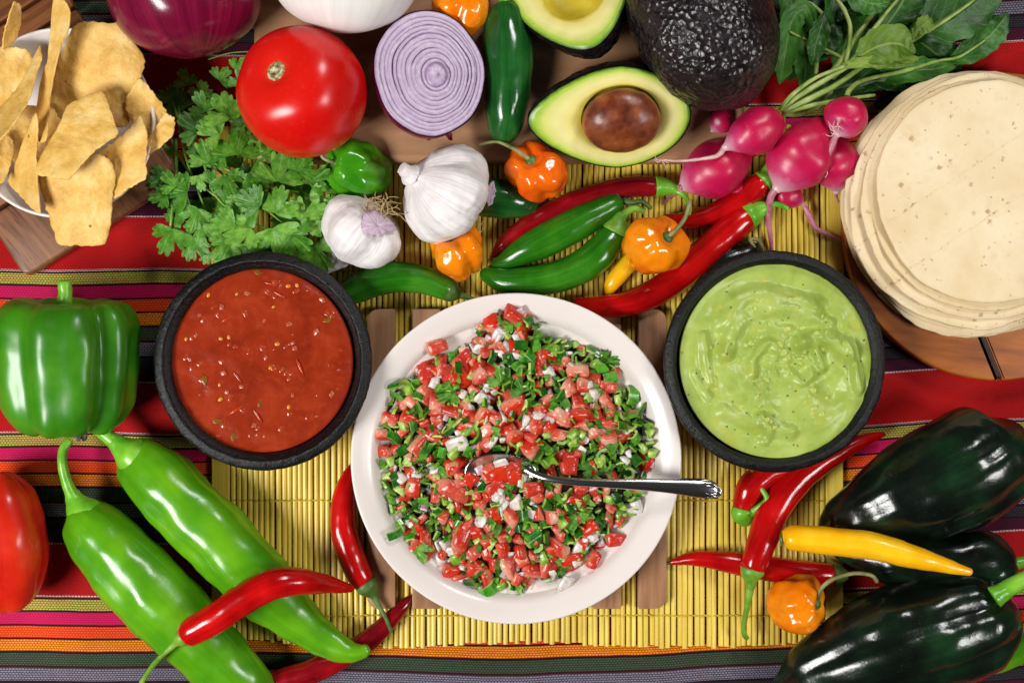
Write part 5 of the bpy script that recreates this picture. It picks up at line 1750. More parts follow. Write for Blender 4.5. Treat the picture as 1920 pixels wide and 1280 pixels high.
def radish_leaves():
    L = [  # parent, material, midrib (px,py,z,halfwidth)
        (r1, 0, [(1530, 60, 60, 3), (1515, 20, 66, 14), (1490, 30, 70, 20), (1476, 80, 64, 24), (1468, 130, 56, 16), (1462, 158, 50, 2)]),
        (r1, 0, [(1470, -30, 40, 10), (1490, 20, 40, 30), (1505, 80, 40, 34), (1510, 130, 40, 22), (1505, 170, 40, 3)]),
        (r1, 0, [(1548, 20, 80, 2), (1540, 50, 84, 16), (1530, 84, 84, 18), (1526, 108, 80, 12), (1520, 122, 76, 2)]),
        (r1, 1, [(1606, 112, 110, 4), (1622, 100, 118, 22), (1650, 86, 126, 34), (1680, 82, 124, 34), (1700, 90, 116, 20), (1716, 100, 108, 2)]),
        (r1, 1, [(1580, 124, 120, 5), (1610, 118, 122, 10), (1650, 116, 118, 13), (1690, 112, 110, 14), (1722, 110, 100, 3)]),
        (r1, 0, [(1700, 80, 60, 6), (1730, 58, 70, 26), (1775, 34, 78, 52), (1820, 4, 76, 52), (1866, -34, 70, 26), (1890, -60, 60, 2)]),
        (r4, 0, [(1780, 112, 40, 4), (1806, 104, 46, 20), (1842, 80, 54, 26), (1868, 54, 54, 24), (1888, 26, 50, 4)]),
        (r1, 0, [(1650, 62, 50, 4), (1668, 40, 56, 26), (1690, 8, 60, 36), (1706, -30, 60, 34), (1716, -70, 50, 4)]),
        (r1, 0, [(1570, 40, 60, 3), (1590, 20, 66, 16), (1620, 10, 66, 20), (1650, 16, 60, 14), (1676, 24, 56, 2)]),
        (r4, 0, [(1640, 150, 60, 4), (1670, 142, 64, 18), (1710, 132, 60, 24), (1750, 130, 50, 20), (1788, 120, 40, 8), (1800, 118, 36, 2)]),
        (r4, 0, [(1600, 168, 70, 4), (1620, 160, 72, 14), (1650, 152, 66, 18), (1680, 160, 56, 12), (1700, 168, 48, 2)]),
        (r1, 0, [(1560, -40, 40, 10), (1575, 0, 44, 34), (1590, 50, 44, 38), (1580, 100, 40, 26), (1566, 140, 36, 4)]),
        (r4, 0, [(1700, 60, 34, 8), (1740, 90, 36, 34), (1780, 120, 30, 26), (1806, 138, 20, 3)]),
        (r1, 1, [(1712, 76, 86, 3), (1722, 58, 92, 12), (1736, 44, 94, 16), (1748, 36, 90, 3)]),
        (r4, 0, [(1760, -50, 30, 20), (1740, 0, 30, 40), (1710, 50, 30, 40), (1690, 90, 28, 24), (1680, 120, 24, 4)]),
        (r4, 0, [(1640, -30, 26, 20), (1636, 20, 28, 40), (1640, 70, 26, 36), (1650, 120, 22, 12)]),
        (r1, 0, [(1600, -30, 90, 20), (1616, 0, 94, 26), (1640, 8, 92, 20), (1668, 4, 88, 4)]),
        (r4, 0, [(1500, 190, 14, 6), (1540, 176, 18, 26), (1590, 160, 20, 34), (1640, 150, 18, 26), (1680, 150, 14, 4)]),  # this and the next three low leaves are added to darken a shadowed gap
        (r4, 0, [(1640, 200, 12, 6), (1680, 180, 16, 24), (1730, 160, 18, 30), (1780, 150, 14, 20), (1810, 146, 12, 4)]),
        (r4, 0, [(1476, 150, 12, 6), (1500, 110, 16, 30), (1530, 60, 18, 36), (1550, 10, 16, 26)]),
        (r4, 0, [(1600, 110, 12, 6), (1640, 110, 14, 30), (1700, 110, 16, 34), (1750, 100, 14, 26), (1800, 90, 12, 4)]),
        (r1, 0, [(1520, 120, 46, 4), (1540, 95, 50, 20), (1556, 60, 52, 24), (1560, 30, 50, 4)]),
    ]
    for i, (par, pale, ct) in enumerate(L):
        V, F, U = leaf_blade(ct, seed=i + 1, ruffle=7, cup=0.22)
        obj('leaf', V, F, M['radish_leaf_pale' if pale else 'radish_leaf'], par, UV=U)
    ST = [
        (r1, [(1464, 206, 7, 120), (1500, 178, 7.5, 122), (1550, 148, 7, 122), (1606, 116, 5, 114)]),
        (r1, [(1462, 208, 6, 124), (1484, 180, 6, 130), (1530, 146, 5, 132), (1585, 124, 5, 124)]),
        (r1, [(1466, 210, 7, 116), (1520, 184, 8, 112), (1570, 158, 7, 100), (1640, 110, 6, 76), (1704, 80, 6, 64), (1780, 34, 4, 82), (1834, -4, 2.6, 80)]),
        (r1, [(1468, 212, 6, 110), (1530, 196, 6, 108), (1590, 186, 5, 96), (1642, 178, 4, 70)]),
        (r1, [(1584, 126, 4.5, 100), (1592, 90, 5, 100), (1594, 50, 5, 102), (1582, 18, 5, 100), (1560, -10, 5, 96)]),
        (r1, [(1540, 160, 6, 84), (1580, 110, 7, 80), (1612, 60, 6.5, 76), (1640, 20, 6, 70)]),
        (r1, [(1560, 150, 5, 74), (1610, 100, 6, 72), (1636, 60, 6, 70), (1664, 22, 5, 66), (1700, -20, 4, 64)]),
        (r4, [(1588, 182, 7, 118), (1594, 168, 6, 112), (1620, 150, 5, 90), (1700, 132, 5, 66), (1760, 114, 4, 50), (1800, 106, 4, 48), (1850, 74, 2.4, 58)]),
        (r1, [(1466, 214, 6, 100), (1500, 214, 7, 84), (1540, 196, 6, 74), (1560, 170, 5, 64)]),
        (r1, [(1530, 140, 5, 60), (1534, 90, 5.5, 56), (1548, 40, 5, 58), (1520, 8, 4.5, 60), (1490, 4, 4, 62)]),
        (r1, [(1480, 60, 3, 70), (1512, 76, 3.4, 66), (1545, 92, 4, 64), (1590, 112, 4, 62)]),
        (r1, [(1470, 214, 3.6, 96), (1468, 250, 4, 90), (1456, 290, 4.5, 70)]),
    ]
    for i, (par, ct) in enumerate(ST):
        V, F, U = sweep(lift([(q[0], q[1], q[2] * 0.78, q[3]) for q in ct], 0), 36, 12, c0=1, c1=1, nz=0.7, ns=14, seed=i)
        obj('stalk', V, F, M['radish_stem'], par, UV=U)


radish_leaves()


def root_hairs():
    rr = random.Random(9)
    for (par, spots) in ((r1, [(1240, 300, 146)]), (r4, [(1572, 236, 158), (1566, 246, 150), (1548, 312, 104)])):
        parts = []
        for (x, y, z) in spots:
            for i in range(5):
                a = rr.uniform(0, 6.3); L = rr.uniform(8, 24)
                P = [(x, y, 0.8, z), (x + L * .5 * math.cos(a), y + L * .5 * math.sin(a) + 3, 0.7, z + 1), (x + L * math.cos(a + .4), y + L * math.sin(a + .4), 0.5, z - 2)]
                parts.append(sweep(lift(P, 0), 8, 5))
        V, F, U = merge(parts)
        o = obj('root_hairs', V, F, M['radish_tail_pale'], par, UV=U); o['kind'] = 'stuff'


root_hairs()


# ------------------------------------------------------------------ cilantro
def cilantro_leaf(seed, m=108, rings=6):
    """a fan of three toothed lobes; base at the origin, pointing +y, about 1 unit long"""
    rr = random.Random(seed)
    lob = [(-66 + rr.uniform(-6, 6), 0.84 * rr.uniform(0.9, 1.08), 36), (0 + rr.uniform(-5, 5), 1.0, 33), (66 + rr.uniform(-6, 6), 0.84 * rr.uniform(0.9, 1.08), 36)]
    V, F, U = [], [], []
    tw = rr.uniform(17, 21); tp = rr.uniform(0, 20)
    def rad(deg):
        r = 0.34
        for (a, L, wd) in lob:
            d = abs(deg - a) / wd
            if d < 1: r = max(r, L * (1 - d ** 3.2) ** 0.42)
        tooth = abs(((deg + 200 + tp) / tw) % 1 - 0.5) * 2
        r *= 1 - 0.20 * tooth ** 2.4
        if abs(deg) > 96: r *= max(0.10, 1 - (abs(deg) - 96) / 26)
        return r
    curl = rr.uniform(-0.3, 0.2); fold = rr.uniform(0.05, 0.4)
    for i in range(rings + 1):
        s = max(0.01, i / rings)
        for j in range(m + 1):
            deg = -135 + 270 * j / m
            a = math.radians(deg); r = rad(deg) * s
            x, y = r * math.sin(a), r * math.cos(a)
            z = curl * (x * x + y * y) + fold * 0.12 * math.cos(math.radians(deg * 3)) * s + 0.07 * mn.noise(Vector((x * 3, y * 3, seed))) + 0.03 * mn.noise(Vector((x * 9, y * 9, seed)))
            V.append(Vector((x, y, z)))
    for i in range(rings):
        for j in range(m):
            a = i * (m + 1) + j
            F.append((a, a + 1, a + m + 2, a + m + 1))
            U.append(tuple((ii / rings, ((jj / m) * 3) % 1.0 if jj < m else 1.0) for ii, jj in ((i, j), (i, j + 1), (i + 1, j + 1), (i + 1, j))))
    return V, F, U


CIL = []
for s_ in range(8):
    v_, f_, u_ = cilantro_leaf(s_ + 1)
    me_ = mk('leaf', [p * 100 for p in v_], f_, M['cilantro'], (0, 0, 0), u_)
    CIL.append(me_)


def cilantro():
    t = thing('cilantro_bunch', 'fresh green cilantro bunch between the chip bowl and garlic', 'cilantro', W(450, 330, 0))
    rr = random.Random(21)
    # stems: polylines (px,py,z)
    stems = [
        [(330, 170, 20), (345, 240, 46), (400, 310, 66), (470, 370, 70), (520, 410, 62), (560, 440, 50)],
        [(320, 180, 20), (338, 230, 60), (360, 246, 78), (400, 240, 84), (436, 212, 84), (446, 184, 82)],
        [(340, 200, 30), (370, 280, 60), (430, 320, 80), (500, 350, 82), (560, 360, 76)],
        [(330, 260, 20), (330, 330, 40), (322, 400, 44), (318, 440, 40)],
        [(310, 270, 20), (330, 320, 34), (350, 370, 40), (372, 420, 44), (420, 450, 50)],
        [(350, 240, 30), (380, 300, 50), (400, 360, 66), (440, 400, 70), (500, 430, 66), (530, 460, 56)],
        [(300, 250, 16), (318, 300, 30), (310, 350, 40), (300, 372, 44)],
        [(420, 330, 60), (480, 340, 80), (530, 330, 82), (580, 345, 76)],
        [(390, 112, 30), (430, 100, 34), (470, 97, 36), (486, 97, 34)],
        [(480, 370, 66), (520, 380, 84), (560, 390, 84), (590, 400, 78)],
        [(346, 150, 20), (336, 220, 30), (350, 300, 36), (380, 380, 40), (400, 430, 44)],
        [(300, 200, 10), (320, 260, 14), (360, 330, 20), (420, 380, 26)],
    ]
    for i, st in enumerate(stems):
        P = lift([(x, y, max(1.3, 3.3 - 0.45 * k) if i != 8 else 1.1, z) for k, (x, y, z) in enumerate(st)], 0)
        V, F, U = sweep(P, 40, 8, c0=1, c1=1)
        obj('stem', V, F, M['cilantro_stem'], t, UV=U)
    leaves = [  # px, py, size, heading deg in the picture (0 = up, clockwise), z
        (432, 222, 62, -25, 96), (412, 252, 44, -70, 92), (372, 246, 40, -60, 84), (396, 256, 46, 10, 88), (356, 250, 36, -100, 80), (404, 236, 40, 60, 90), (440, 232, 40, 70, 88), (384, 210, 36, -20, 80),
        (444, 292, 52, 5, 92), (462, 300, 46, 60, 94), (436, 300, 42, -60, 90), (420, 330, 44, 150, 86), (470, 322, 46, 120, 92), (392, 304, 40, -20, 80), (372, 300, 38, 30, 76), (372, 330, 32, 170, 72),
        (520, 340, 52, 10, 96), (500, 330, 48, -50, 94), (532, 352, 44, 80, 94), (556, 322, 46, 30, 92), (580, 340, 44, 60, 88), (600, 352, 42, 20, 84), (548, 300, 38, -30, 86), (580, 370, 42, 120, 82),
        (486, 388, 48, -70, 92), (480, 408, 50, 210, 92), (516, 400, 50, 20, 96), (528, 416, 58, 60, 98), (512, 428, 58, 160, 94), (548, 440, 52, 130, 90), (566, 416, 52, 50, 92), (586, 430, 54, 100, 84),
        (588, 462, 52, 150, 78), (560, 462, 52, 190, 80), (536, 464, 48, 200, 80), (470, 428, 54, 240, 84), (456, 440, 54, 200, 80), (440, 420, 48, 260, 80), (470, 456, 44, 170, 74), (430, 452, 42, 220, 70),
        (352, 360, 46, -80, 62), (340, 376, 44, 250, 60), (330, 350, 40, -40, 58), (312, 366, 36, -110, 56), (372, 392, 42, 200, 58), (360, 400, 44, 250, 56), (376, 420, 48, 190, 54), (392, 416, 44, 150, 58),
        (322, 430, 50, 200, 48), (318, 442, 50, 250, 46), (326, 446, 46, 170, 44), (362, 444, 48, 200, 50), (384, 446, 48, 170, 50), (412, 444, 44, 150, 58), (402, 400, 44, 110, 66), (420, 380, 44, 60, 70),
        (350, 200, 40, -30, 40), (330, 190, 38, -80, 30), (322, 230, 36, -100, 34), (318, 300, 34, -70, 34), (312, 330, 34, -120, 40), (400, 350, 40, 60, 74), (440, 350, 44, 100, 80), (460, 370, 44, 190, 78),
        (376, 180, 34, 10, 50), (410, 150, 32, 40, 40), (386, 140, 30, -30, 34), (350, 160, 34, -20, 26), (440, 130, 30, 50, 40), (452, 160, 30, 0, 74),
        (300, 360, 30, -90, 40), (590, 390, 44, 70, 84), (606, 420, 40, 80, 74), (450, 260, 36, 100, 80), (490, 290, 40, 40, 84), (520, 290, 38, 10, 82), (420, 290, 36, -100, 84), (340, 420, 40, -60, 46), (400, 470, 40, 160, 46), (440, 474, 44, 190, 52), (500, 470, 46, 180, 66),
    ]
    for i in range(16):     # the dark understorey
        leaves.append((rr.uniform(320, 600), rr.uniform(190, 460), rr.uniform(34, 50), rr.uniform(0, 360), rr.uniform(16, 50)))
    for i in range(0):     # a second, loose upper storey
        a = rr.random()
        leaves.append((rr.uniform(390, 600), rr.uniform(280, 470), rr.uniform(34, 50), rr.uniform(0, 360), rr.uniform(58, 84)))
    kept = []
    for (x, y, sz, hd, z) in leaves:
        if any(abs(z - q[3]) < 30 and math.hypot(x - q[0], y - q[1]) < 0.5 * min(sz, q[2]) for q in kept): continue
        kept.append((x, y, sz, z))
        if 300 < x < 490 and y < 190 and rr.random() < 0.3: continue
        if math.hypot(x - 570, y - 176) < 112: continue
        p = W(x, y, z)
        rot = Euler((rr.uniform(-0.35, 0.3), rr.uniform(-0.35, 0.35), 0)).to_matrix()
        rz = Matrix.Rotation(math.radians(-hd), 3, 'Z')
        inst('leaf', rr.choice(CIL), t, p, scale=sz / 98 * rr.uniform(0.9, 1.1), mat4=(rz @ rot))


cilantro()


# ------------------------------------------------------------------ fresh chopped salsa on the plate
PC = W(967.5, 855, 60)
HEAP = Vector((968, 851))


def heap_r(th):
    """photo outline radius of the heap"""
    d = math.degrees(th) % 360
    for (a0, r0), (a1, r1) in zip(HEAP_OUT, HEAP_OUT[1:]):
        if a0 <= d <= a1:
            f = (d - a0) / (a1 - a0); f = f * f * (3 - 2 * f)
            return r0 + (r1 - r0) * f + 7 * mn.noise(Vector((math.cos(th) * 6, math.sin(th) * 6, 8)))
    return 260


HEAP_OUT = [(0, 264), (18, 262), (32, 246), (48, 236), (62, 240), (76, 256), (92, 262), (108, 262), (122, 244), (136, 270), (152, 268), (170, 260), (190, 262), (210, 264),
            (224, 244), (240, 228), (256, 258), (270, 276), (284, 238), (300, 240), (315, 252), (332, 242), (346, 266), (360, 264)]


def heap_z(x, y):
    dx, dy = x - HEAP.x, y - HEAP.y
    q = math.hypot(dx, dy) / heap_r(math.atan2(dy, dx))
    rp = math.hypot(x - 967.5, y - 859.5)
    pz = 33.0
    for (r0, z0), (r1, z1) in zip(PLATE_IN, PLATE_IN[1:]):
        if r0 <= rp <= r1: pz = z0 + (z1 - z0) * (rp - r0) / (r1 - r0)
    if rp > 303: pz = 92
    if q >= 1.0: return pz + 6
    return max(pz + 10 * (1 - q ** 3) + 6, 42 + 58 * (1 - q ** 2.4) ** 0.8 + 5 * mn.noise(Vector((x / 40, y / 40, 1))))


PLATE_IN = [(0, 33), (190, 34), (225, 36), (238, 41), (250, 55), (266, 76), (285, 86), (303, 92)]


def pico():
    t = thing('fresh_salsa', 'heap of chopped tomato, onion, green chile and cilantro on the plate', 'chopped salsa', W(967, 855, 34))
    # base of the heap: juice, coloured dark to paint shade between pieces
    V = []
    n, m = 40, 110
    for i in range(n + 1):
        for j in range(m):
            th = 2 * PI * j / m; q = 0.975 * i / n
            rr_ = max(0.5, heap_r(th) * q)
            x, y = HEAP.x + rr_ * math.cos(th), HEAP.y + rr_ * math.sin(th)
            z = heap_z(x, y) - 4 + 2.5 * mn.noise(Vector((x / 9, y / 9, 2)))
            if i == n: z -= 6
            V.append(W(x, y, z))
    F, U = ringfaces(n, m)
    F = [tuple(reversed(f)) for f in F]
    o = obj('juice_shade_base', V, F, M['heap_juice_shade'], t, UV=U)
    rr = random.Random(77)

    def dice(seed, a, b, c, mats, jit=0.16, rnd=0.25, skin_faces=1):
        r_ = random.Random(seed)
        bm = bmesh.new()
        bmesh.ops.create_cube(bm, size=2.0)
        bmesh.ops.subdivide_edges(bm, edges=bm.edges[:], cuts=2, use_grid_fill=True)
        off = [r_.uniform(-jit, jit) for _ in range(12)]
        V = []
        for v in bm.verts:
            p = v.co.copy()
            s = p.normalized() * 1.35
            p = p.lerp(s, rnd)
            p.x *= 1 + off[0] * p.y + off[1] * p.z; p.y *= 1 + off[2] * p.x + off[3] * p.z; p.z *= 1 + off[4] * p.x + off[5] * p.y
            p += Vector((mn.noise(p * 1.4 + Vector((seed, 0, 0))), mn.noise(p * 1.4 + Vector((0, seed, 0))), mn.noise(p * 1.4 + Vector((0, 0, seed))))) * 0.22
            v.co = Vector((p.x * a, p.y * b, p.z * c))
        bm.normal_update()
        bm.verts.ensure_lookup_table()
        V = [v.co.copy() for v in bm.verts]
        F = [tuple(v.index for v in f.verts) for f in bm.faces]
        fm = [0 if (f.normal.z > 0.55 or (skin_faces > 1 and f.normal.x > 0.6)) else 1 for f in bm.faces]
        bm.free()
        return V, F, fm

    def dmesh(nm, seed, a, b, c, mats, **kw):
        V, F, fm = dice(seed, a, b, c, mats, **kw)
        me = mk(nm, V, F, list(mats), (0, 0, 0), None, fm)
        return me

    TOM = [dmesh('tomato_piece', i, r_(10, 15), r_(9, 13), r_(6, 10), (M['dice_skin'], M['dice_flesh'])) for i, r_ in [(i, random.Random(i).uniform) for i in range(7)]]
    TOMP = [dmesh('tomato_piece', 30 + i, r_(11, 18), r_(8, 12), r_(6, 9), (M['dice_flesh'], M['dice_pale'])) for i, r_ in [(i, random.Random(i + 50).uniform) for i in range(5)]]
    ONI = [dmesh('onion_piece', 60 + i, r_(6, 10), r_(5, 8), r_(2.2, 3.6), (M['onion_dice'], M['onion_dice']), rnd=0.22, jit=0.3) for i, r_ in [(i, random.Random(i + 90).uniform) for i in range(6)]]
    ONP = [dmesh('onion_piece', 80 + i, r_(6, 9), r_(5, 7), r_(2.2, 3.6), (M['onion_dice_pink'], M['onion_dice_pink']), rnd=0.12) for i, r_ in [(i, random.Random(i + 95).uniform) for i in range(3)]]

    def shell(seed):
        r_ = random.Random(seed)
        ro = r_.uniform(9, 14); th = r_.uniform(2.8, 4.2); L = r_.uniform(4.5, 9); ang = r_.uniform(1.3, 3.4)
        n = 10; V, F, fm = [], [], []
        for i in range(n + 1):
            a = -ang / 2 + ang * i / n + PI / 2
            w_ = 1 + 0.12 * mn.noise(Vector((a * 2, seed, 0)))
            for (q, y) in ((ro * w_, -L), (ro * w_, L), (ro * w_ - th, L * 0.94), (ro * w_ - th, -L * 0.94)):
                V.append(Vector((q * math.cos(a), y * (1 + 0.15 * mn.noise(Vector((a, seed, 3)))), q * math.sin(a) - ro * 0.6)))
        for i in range(n):
            for k in range(4):
                k2 = (k + 1) % 4
                F.append((i * 4 + k, (i + 1) * 4 + k, (i + 1) * 4 + k2, i * 4 + k2)); fm.append(0 if k == 0 else 1)
        F.append((0, 1, 2, 3)); F.append((n * 4 + 3, n * 4 + 2, n * 4 + 1, n * 4)); fm += [1, 1]
        me = mk('chile_piece', V, F, [M['chop_skin'], M['chop_flesh']], (0, 0, 0), None, fm)
        try: me.set_sharp_from_angle(angle=math.radians(40))
        except Exception: pass
        return me
    CHI = [shell(i) for i in range(9)]
    CHF = [dmesh('chile_piece', 120 + i, r_(5, 9), r_(4, 6), r_(3, 5), (M['chop_flesh'], M['chop_flesh']), jit=0.3) for i, r_ in [(i, random.Random(i + 200).uniform) for i in range(5)]]
    # chopped stems of cilantro
    STK = []
    for i in range(3):
        V, F, U = sweep([(-9, 0, 0, 1.8), (-3, 1, 0.6, 1.9), (3, 0.4, 0, 1.8), (9, -1, 0, 1.7)], 8, 8, c0=0.5, c1=0.5, seed=i, nz=0.4, ns=3)
        STK.append(mk('stalk_piece', V, F, M['chop_flesh'], (0, 0, 0), U))

    # shreds of cilantro leaf, cut with a knife: a few teeth left on one side
    CUT = []
    for i in range(10):
        r_ = random.Random(300 + i); n_ = 12; V, F = [], []
        L = r_.uniform(9, 15); wd = r_.uniform(4, 8)
        for a in range(n_ + 1):
            f = a / n_; x = (f - 0.5) * 2 * L
            up_ = wd * (0.5 + 0.5 * math.sin(PI * f)) * (1 + 0.45 * (abs((f * 3.3 + r_.random() * 0.2) % 1 - 0.5) * 2 - 0.5))
            dn_ = -wd * 0.5 * (0.3 + 0.7 * math.sin(PI * f))
            for q in range(4):
                y = dn_ + (up_ - dn_) * q / 3
                V.append(Vector((x, y, 0.05 * x * x / 3 * r_.choice((1, 1)) * (1 if i % 2 else -1) * 0.6 + 2.2 * mn.noise(Vector((x / 6, y / 5, i)))  + 0.06 * y * y * (1 if i % 3 else -1))))
        U = []
        for a in range(n_):
            for q in range(3):
                k0 = a * 4 + q; F.append((k0, k0 + 4, k0 + 5, k0 + 1))
                U.append(((a / n_, q / 3), ((a + 1) / n_, q / 3), ((a + 1) / n_, (q + 1) / 3), (a / n_, (q + 1) / 3)))
        CUT.append(mk('cilantro_piece', V, F, M['cilantro_cut'], (0, 0, 0), U))

    def reds(x, y):      # where the tomato gathers in the photograph
        w_ = 0.24
        for (a, b, s, k) in ((820, 690, 70, 1.0), (900, 1070, 80, 1.1), (930, 620, 40, 0.7), (960, 790, 60, 0.5), (1090, 720, 55, 0.4), (870, 900, 70, 0.5), (1070, 1000, 70, 0.4)):
            w_ += k * math.exp(-((x - a) ** 2 + (y - b) ** 2) / s ** 2)
        return w_
    def greens(x, y):
        w_ = 0.55
        for (a, b, s, k) in ((770, 830, 70, 0.7), (1050, 650, 60, 0.6), (1130, 850, 80, 0.8), (1020, 940, 70, 0.6), (760, 980, 70, 0.6)):
            w_ += k * math.exp(-((x - a) ** 2 + (y - b) ** 2) / s ** 2)
        return w_
    placed = []
    def spot(wf, rmin, edge=0.97):
        for tr in range(60):
            a = rr.uniform(0, 2 * PI); q = math.sqrt(rr.random()) * edge
            x = HEAP.x + heap_r(a) * q * math.cos(a); y = HEAP.y + heap_r(a) * q * math.sin(a)
            if rr.random() * 1.5 > wf(x, y): continue
            if any((x - b[0]) ** 2 + (y - b[1]) ** 2 < (rmin + b[2]) ** 2 * 0.42 for b in placed[-400:] if b[2] > 0): continue
            return x, y
        return x, y
    def near_spoon(x, y):
        # keep the handle and the dark bowl of the spoon clear
        if x > 985 and abs(y - (886 + (x - 985) * 0.07)) < 17: return True
        return ((x - 932) / 66) ** 2 + ((y - 880) / 34) ** 2 < 1.0
    def put(nm, pool_, k, wf, smin, smax, rmin, dz, tilt, lo=0.0):
        c_ = 0
        while c_ < k:
            x, y = spot(wf, rmin)
            sp = near_spoon(x, y)
            z = heap_z(x, y) + dz + rr.uniform(-3, 3)
            if sp: z -= 18
            s = rr.uniform(smin, smax)
            placed.append((x, y, rmin * s))
            rot = Euler((rr.uniform(-tilt, tilt), rr.uniform(-tilt, tilt), rr.uniform(0, 2 * PI)))
            inst(nm, rr.choice(pool_), t, W(x, y, z), rot, s)
            c_ += 1
    allw = lambda x, y: 1.0
    put('tomato_piece', TOM, 105, reds, 0.8, 1.45, 13, -1, 1.5)
    put('tomato_piece', TOMP, 95, reds, 0.8, 1.4, 13, 0, 1.2)
    put('chile_piece', CHI, 205, greens, 0.9, 1.75, 11, 8, 2.6)
    put('chile_piece', CHF, 85, greens, 0.8, 1.7, 7, 8, 1.4)
    put('onion_piece', ONI, 95, allw, 0.8, 1.6, 6, 5, 1.2)
    put('onion_piece', ONP, 60, allw, 0.7, 1.2, 6, 3, 1.0)
    put('stalk_piece', STK, 110, greens, 0.7, 1.3, 5, 10, 0.6)
    put('cilantro_piece', CUT, 250, greens, 0.8, 1.6, 5, 9, 1.1)
    # a few pieces one can pick out in the photograph
    def one(nm, me, x, y, dz, s, rot): inst(nm, me, t, W(x, y, heap_z(x, y) + dz), rot, s)
    for (x, y, s, a) in ((1087, 783, 1.5, 0.2), (965, 820, 1.35, 1.3), (965, 763, 1.6, .5), (910, 780, 1.5, 1.0), (1113, 1048, 1.6, 2.0), (850, 878, 1.35, .3), (890, 1065, 1.5, 1), (970, 1085, 1.5, 2), (845, 1070, 1.4, 0)):
        one('tomato_piece', TOM[int(x) % 7], x, y, 8, s * 0.8, (0.7, 0.5 - a, a))
    for (x, y, s, a) in ((852, 918, 1.9, -0.5), (867, 1002, 1.9, 1.2), (1140, 725, 1.4, 0), (1068, 870, 1.6, 1.5), (1000, 915, 1.5, 0.2), (820, 650, 1.5, 0.3), (800, 700, 1.5, 1.3), (870, 672, 1.5, 0.9), (1155, 1010, 1.5, 0)):
        one('tomato_piece', TOMP[int(x) % 5], x, y, 8, s * 0.8, (0.15, 0.2, a))
    for (x, y, s, a) in ((855, 832, 2.3, .2), (935, 628, 1.9, 1), (940, 695, 1.5, 2), (900, 745, 1.7, 1), (1030, 1078, 2.0, .3), (1060, 1094, 2.2, 1.1), (1080, 1050, 1.8, 2.0), (1085, 1030, 1.9, .9), (1187, 950, 1.9, .1), (1025, 700, 1.5, .4), (1110, 1008, 1.7, .5), (940, 868, 1.7, 0.3)):
        one('onion_piece', ONI[int(x) % 6], x, y, 10, s * 0.85, (0.35, -0.3, a))
    for (x, y, s, a) in ((1187, 740, 1.8, 1.5), (917, 1105, 1.9, .6), (740, 1000, 1.5, .4), (740, 900, 1.6, 2), (800, 840, 1.6, 1), (955, 672, 1.5, .3), (990, 670, 1.6, .9), (1070, 950, 1.7, .8), (1000, 1005, 1.9, 2.2), (1180, 880, 1.6, 1), (740, 820, 1.6, 2.6)):
        one('chile_piece', CHI[int(x) % 9], x, y, 9, s, (0.3, 0.2, a))
    for (x, y, s, a) in ((940, 720, .5, .3), (1160, 830, .5, 1), (1060, 740, .48, 2), (960, 600, .42, 3), (780, 1030, .46, 4), (1130, 680, .5, 5), (850, 735, .5, 2.2), (980, 735, .45, .5), (1110, 880, .45, 1.2), (1080, 960, .5, 3)):
        one('cilantro_piece', CIL[int(x) % 8], x, y, 11, s * 0.66, (0.2, 0.5, a))
    # what the spoon holds
    for (x, y, nm, me, s, a) in ((938, 868, 'onion_piece', ONI[1], 1.5, .4), (940, 890, 'tomato_piece', TOM[2], 1.3, .6), (962, 880, 'tomato_piece', TOMP[1], 1.1, 1.2), (915, 892, 'tomato_piece', TOM[4], 1.0, 2), (900, 880, 'onion_piece', ONP[1], 1.2, 2), (880, 898, 'tomato_piece', TOM[1], 1.0, 1), (905, 908, 'chile_piece', CHI[2], 1.3, 1), (930, 912, 'tomato_piece', TOMP[2], 1.0, .4), (956, 908, 'chile_piece', CHI[4], 1.3, 2.4), (978, 900, 'onion_piece', ONI[3], 1.2, 1.4), (948, 898, 'chile_piece', CHF[1], 1.3, .2), (920, 884, 'tomato_piece', TOMP[3], .9, 2.2), (965, 894, 'tomato_piece', TOM[5], .9, .3)):
        inst(nm, me, t, W(x, y, heap_z(x, y) + 4), (0.2, 0.1, a), s)


pico()


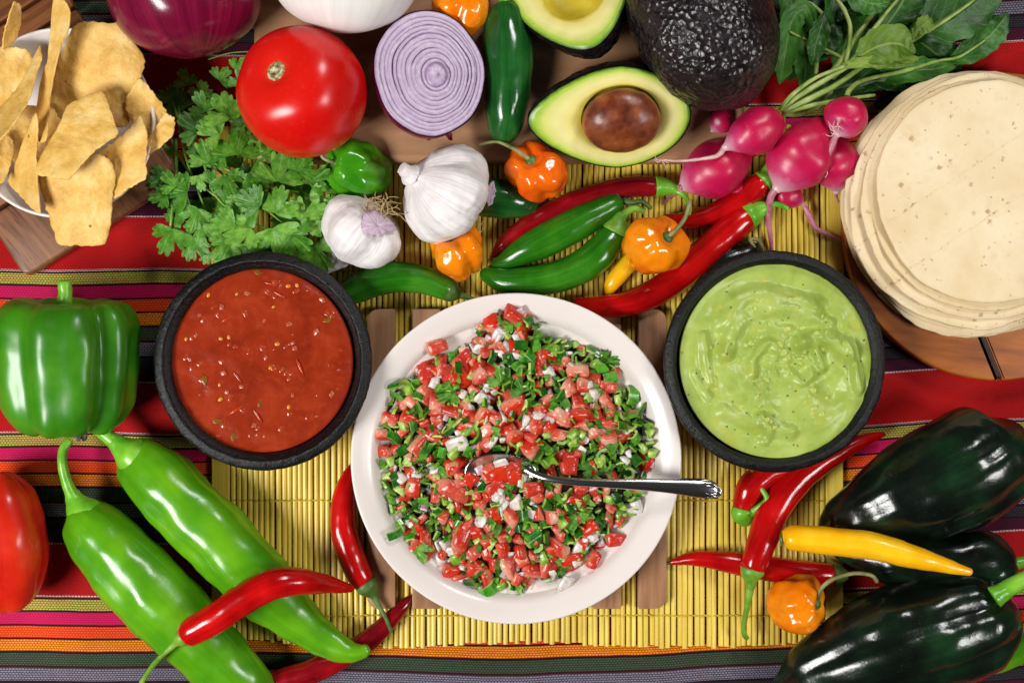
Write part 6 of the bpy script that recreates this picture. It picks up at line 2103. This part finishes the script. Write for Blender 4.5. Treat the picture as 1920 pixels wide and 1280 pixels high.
# ------------------------------------------------------------------ spoon
def spoon():
    t = thing('spoon', 'silver spoon with ornate handle resting in the chopped salsa', 'spoon', W(930, 880, 90))
    # bowl: shallow shell whose upper rim shows, tilted
    zc = 111
    c = W(932, 886, zc)
    V = []
    n, m = 14, 60
    for side in (0, 1):
        for i in range(n + 1):
            q = (i if side == 0 else n - i) / n
            for j in range(m):
                th = 2 * PI * j / m
                x = 64 * q * math.cos(th) * (1 + 0.10 * math.cos(th)); y = 35 * q * math.sin(th)
                h = -20 * (1 - q * q) + (0 if side == 0 else -2.2)
                V.append(c + Vector((x, y, h + 0.22 * y - 0.03 * x)))
    F, U = ringfaces(2 * n + 1, m)
    obj('bowl', V, F, M['steel'], t, UV=U)
    # handle: flat bar following these points (px, py, z, half width)
    H_ = [(984, 877, 108, 8), (1004, 889, 117, 6), (1030, 897, 124, 6.2), (1080, 903, 129, 7), (1140, 906, 131, 8.2), (1200, 908, 130, 10.5), (1260, 911, 128, 13.5), (1310, 915, 126, 17.5), (1336, 918, 125, 15), (1350, 922, 124, 5)]
    pts = [(*W(a, b, z), hw) for a, b, z, hw in H_]
    V, F, U = [], [], []
    N_ = 70
    prof = [(-1, -0.1), (-0.94, 0.12), (-0.7, 0.26), (-0.3, 0.34), (0, 0.36), (0.3, 0.34), (0.7, 0.26), (0.94, 0.12), (1, -0.1), (0.6, -0.3), (0, -0.34), (-0.6, -0.3)]
    for i in range(N_ + 1):
        tt = i / N_
        q = crom(pts, tt); p = Vector(q[:3])
        a = Vector(crom(pts, max(0, tt - .02))[:3]); b = Vector(crom(pts, min(1, tt + .02))[:3])
        T = (b - a).normalized(); sd = Vector((0, 0, 1)).cross(T).normalized(); up = T.cross(sd)
        for (u_, h_) in prof:
            V.append(p + sd * u_ * q[3] + up * h_ * q[3] * 1.3)
    F, U = ringfaces(N_, len(prof))
    F.append(tuple(reversed(range(len(prof))))); U.append(tuple((0, 0) for _ in prof))
    F.append(tuple(range(N_ * len(prof), (N_ + 1) * len(prof)))); U.append(tuple((1, 0) for _ in prof))
    obj('handle', V, F, M['steel'], t, UV=U)
    # fan of raised flutes at the end
    for k in range(5):
        f = (k - 2) / 2
        P = [(1306, 914 + f * 4, 130.5, 1.2), (1320, 915 + f * 9, 131, 2.0), (1336, 918 + f * 11, 130.5, 2.2), (1347 - abs(f) * 3, 922 + f * 8, 128.5, 1.6)]
        V, F, U = sweep([(*W(a, b, z), r) for a, b, z, r in P], 14, 8)
        obj('flute', V, F, M['steel'], t, UV=U)
    P = [(1300, 903, 129.5, 1.3), (1318, 900, 130, 1.8), (1336, 904, 129, 2), (1350, 916, 127, 2), (1351, 926, 126, 2), (1340, 933, 127, 2), (1322, 932, 128, 1.8), (1304, 928, 128.5, 1.2)]
    V, F, U = sweep([(*W(a, b, z), r) for a, b, z, r in P], 40, 8)
    obj('rim_bead', V, F, M['steel'], t, UV=U)


spoon()
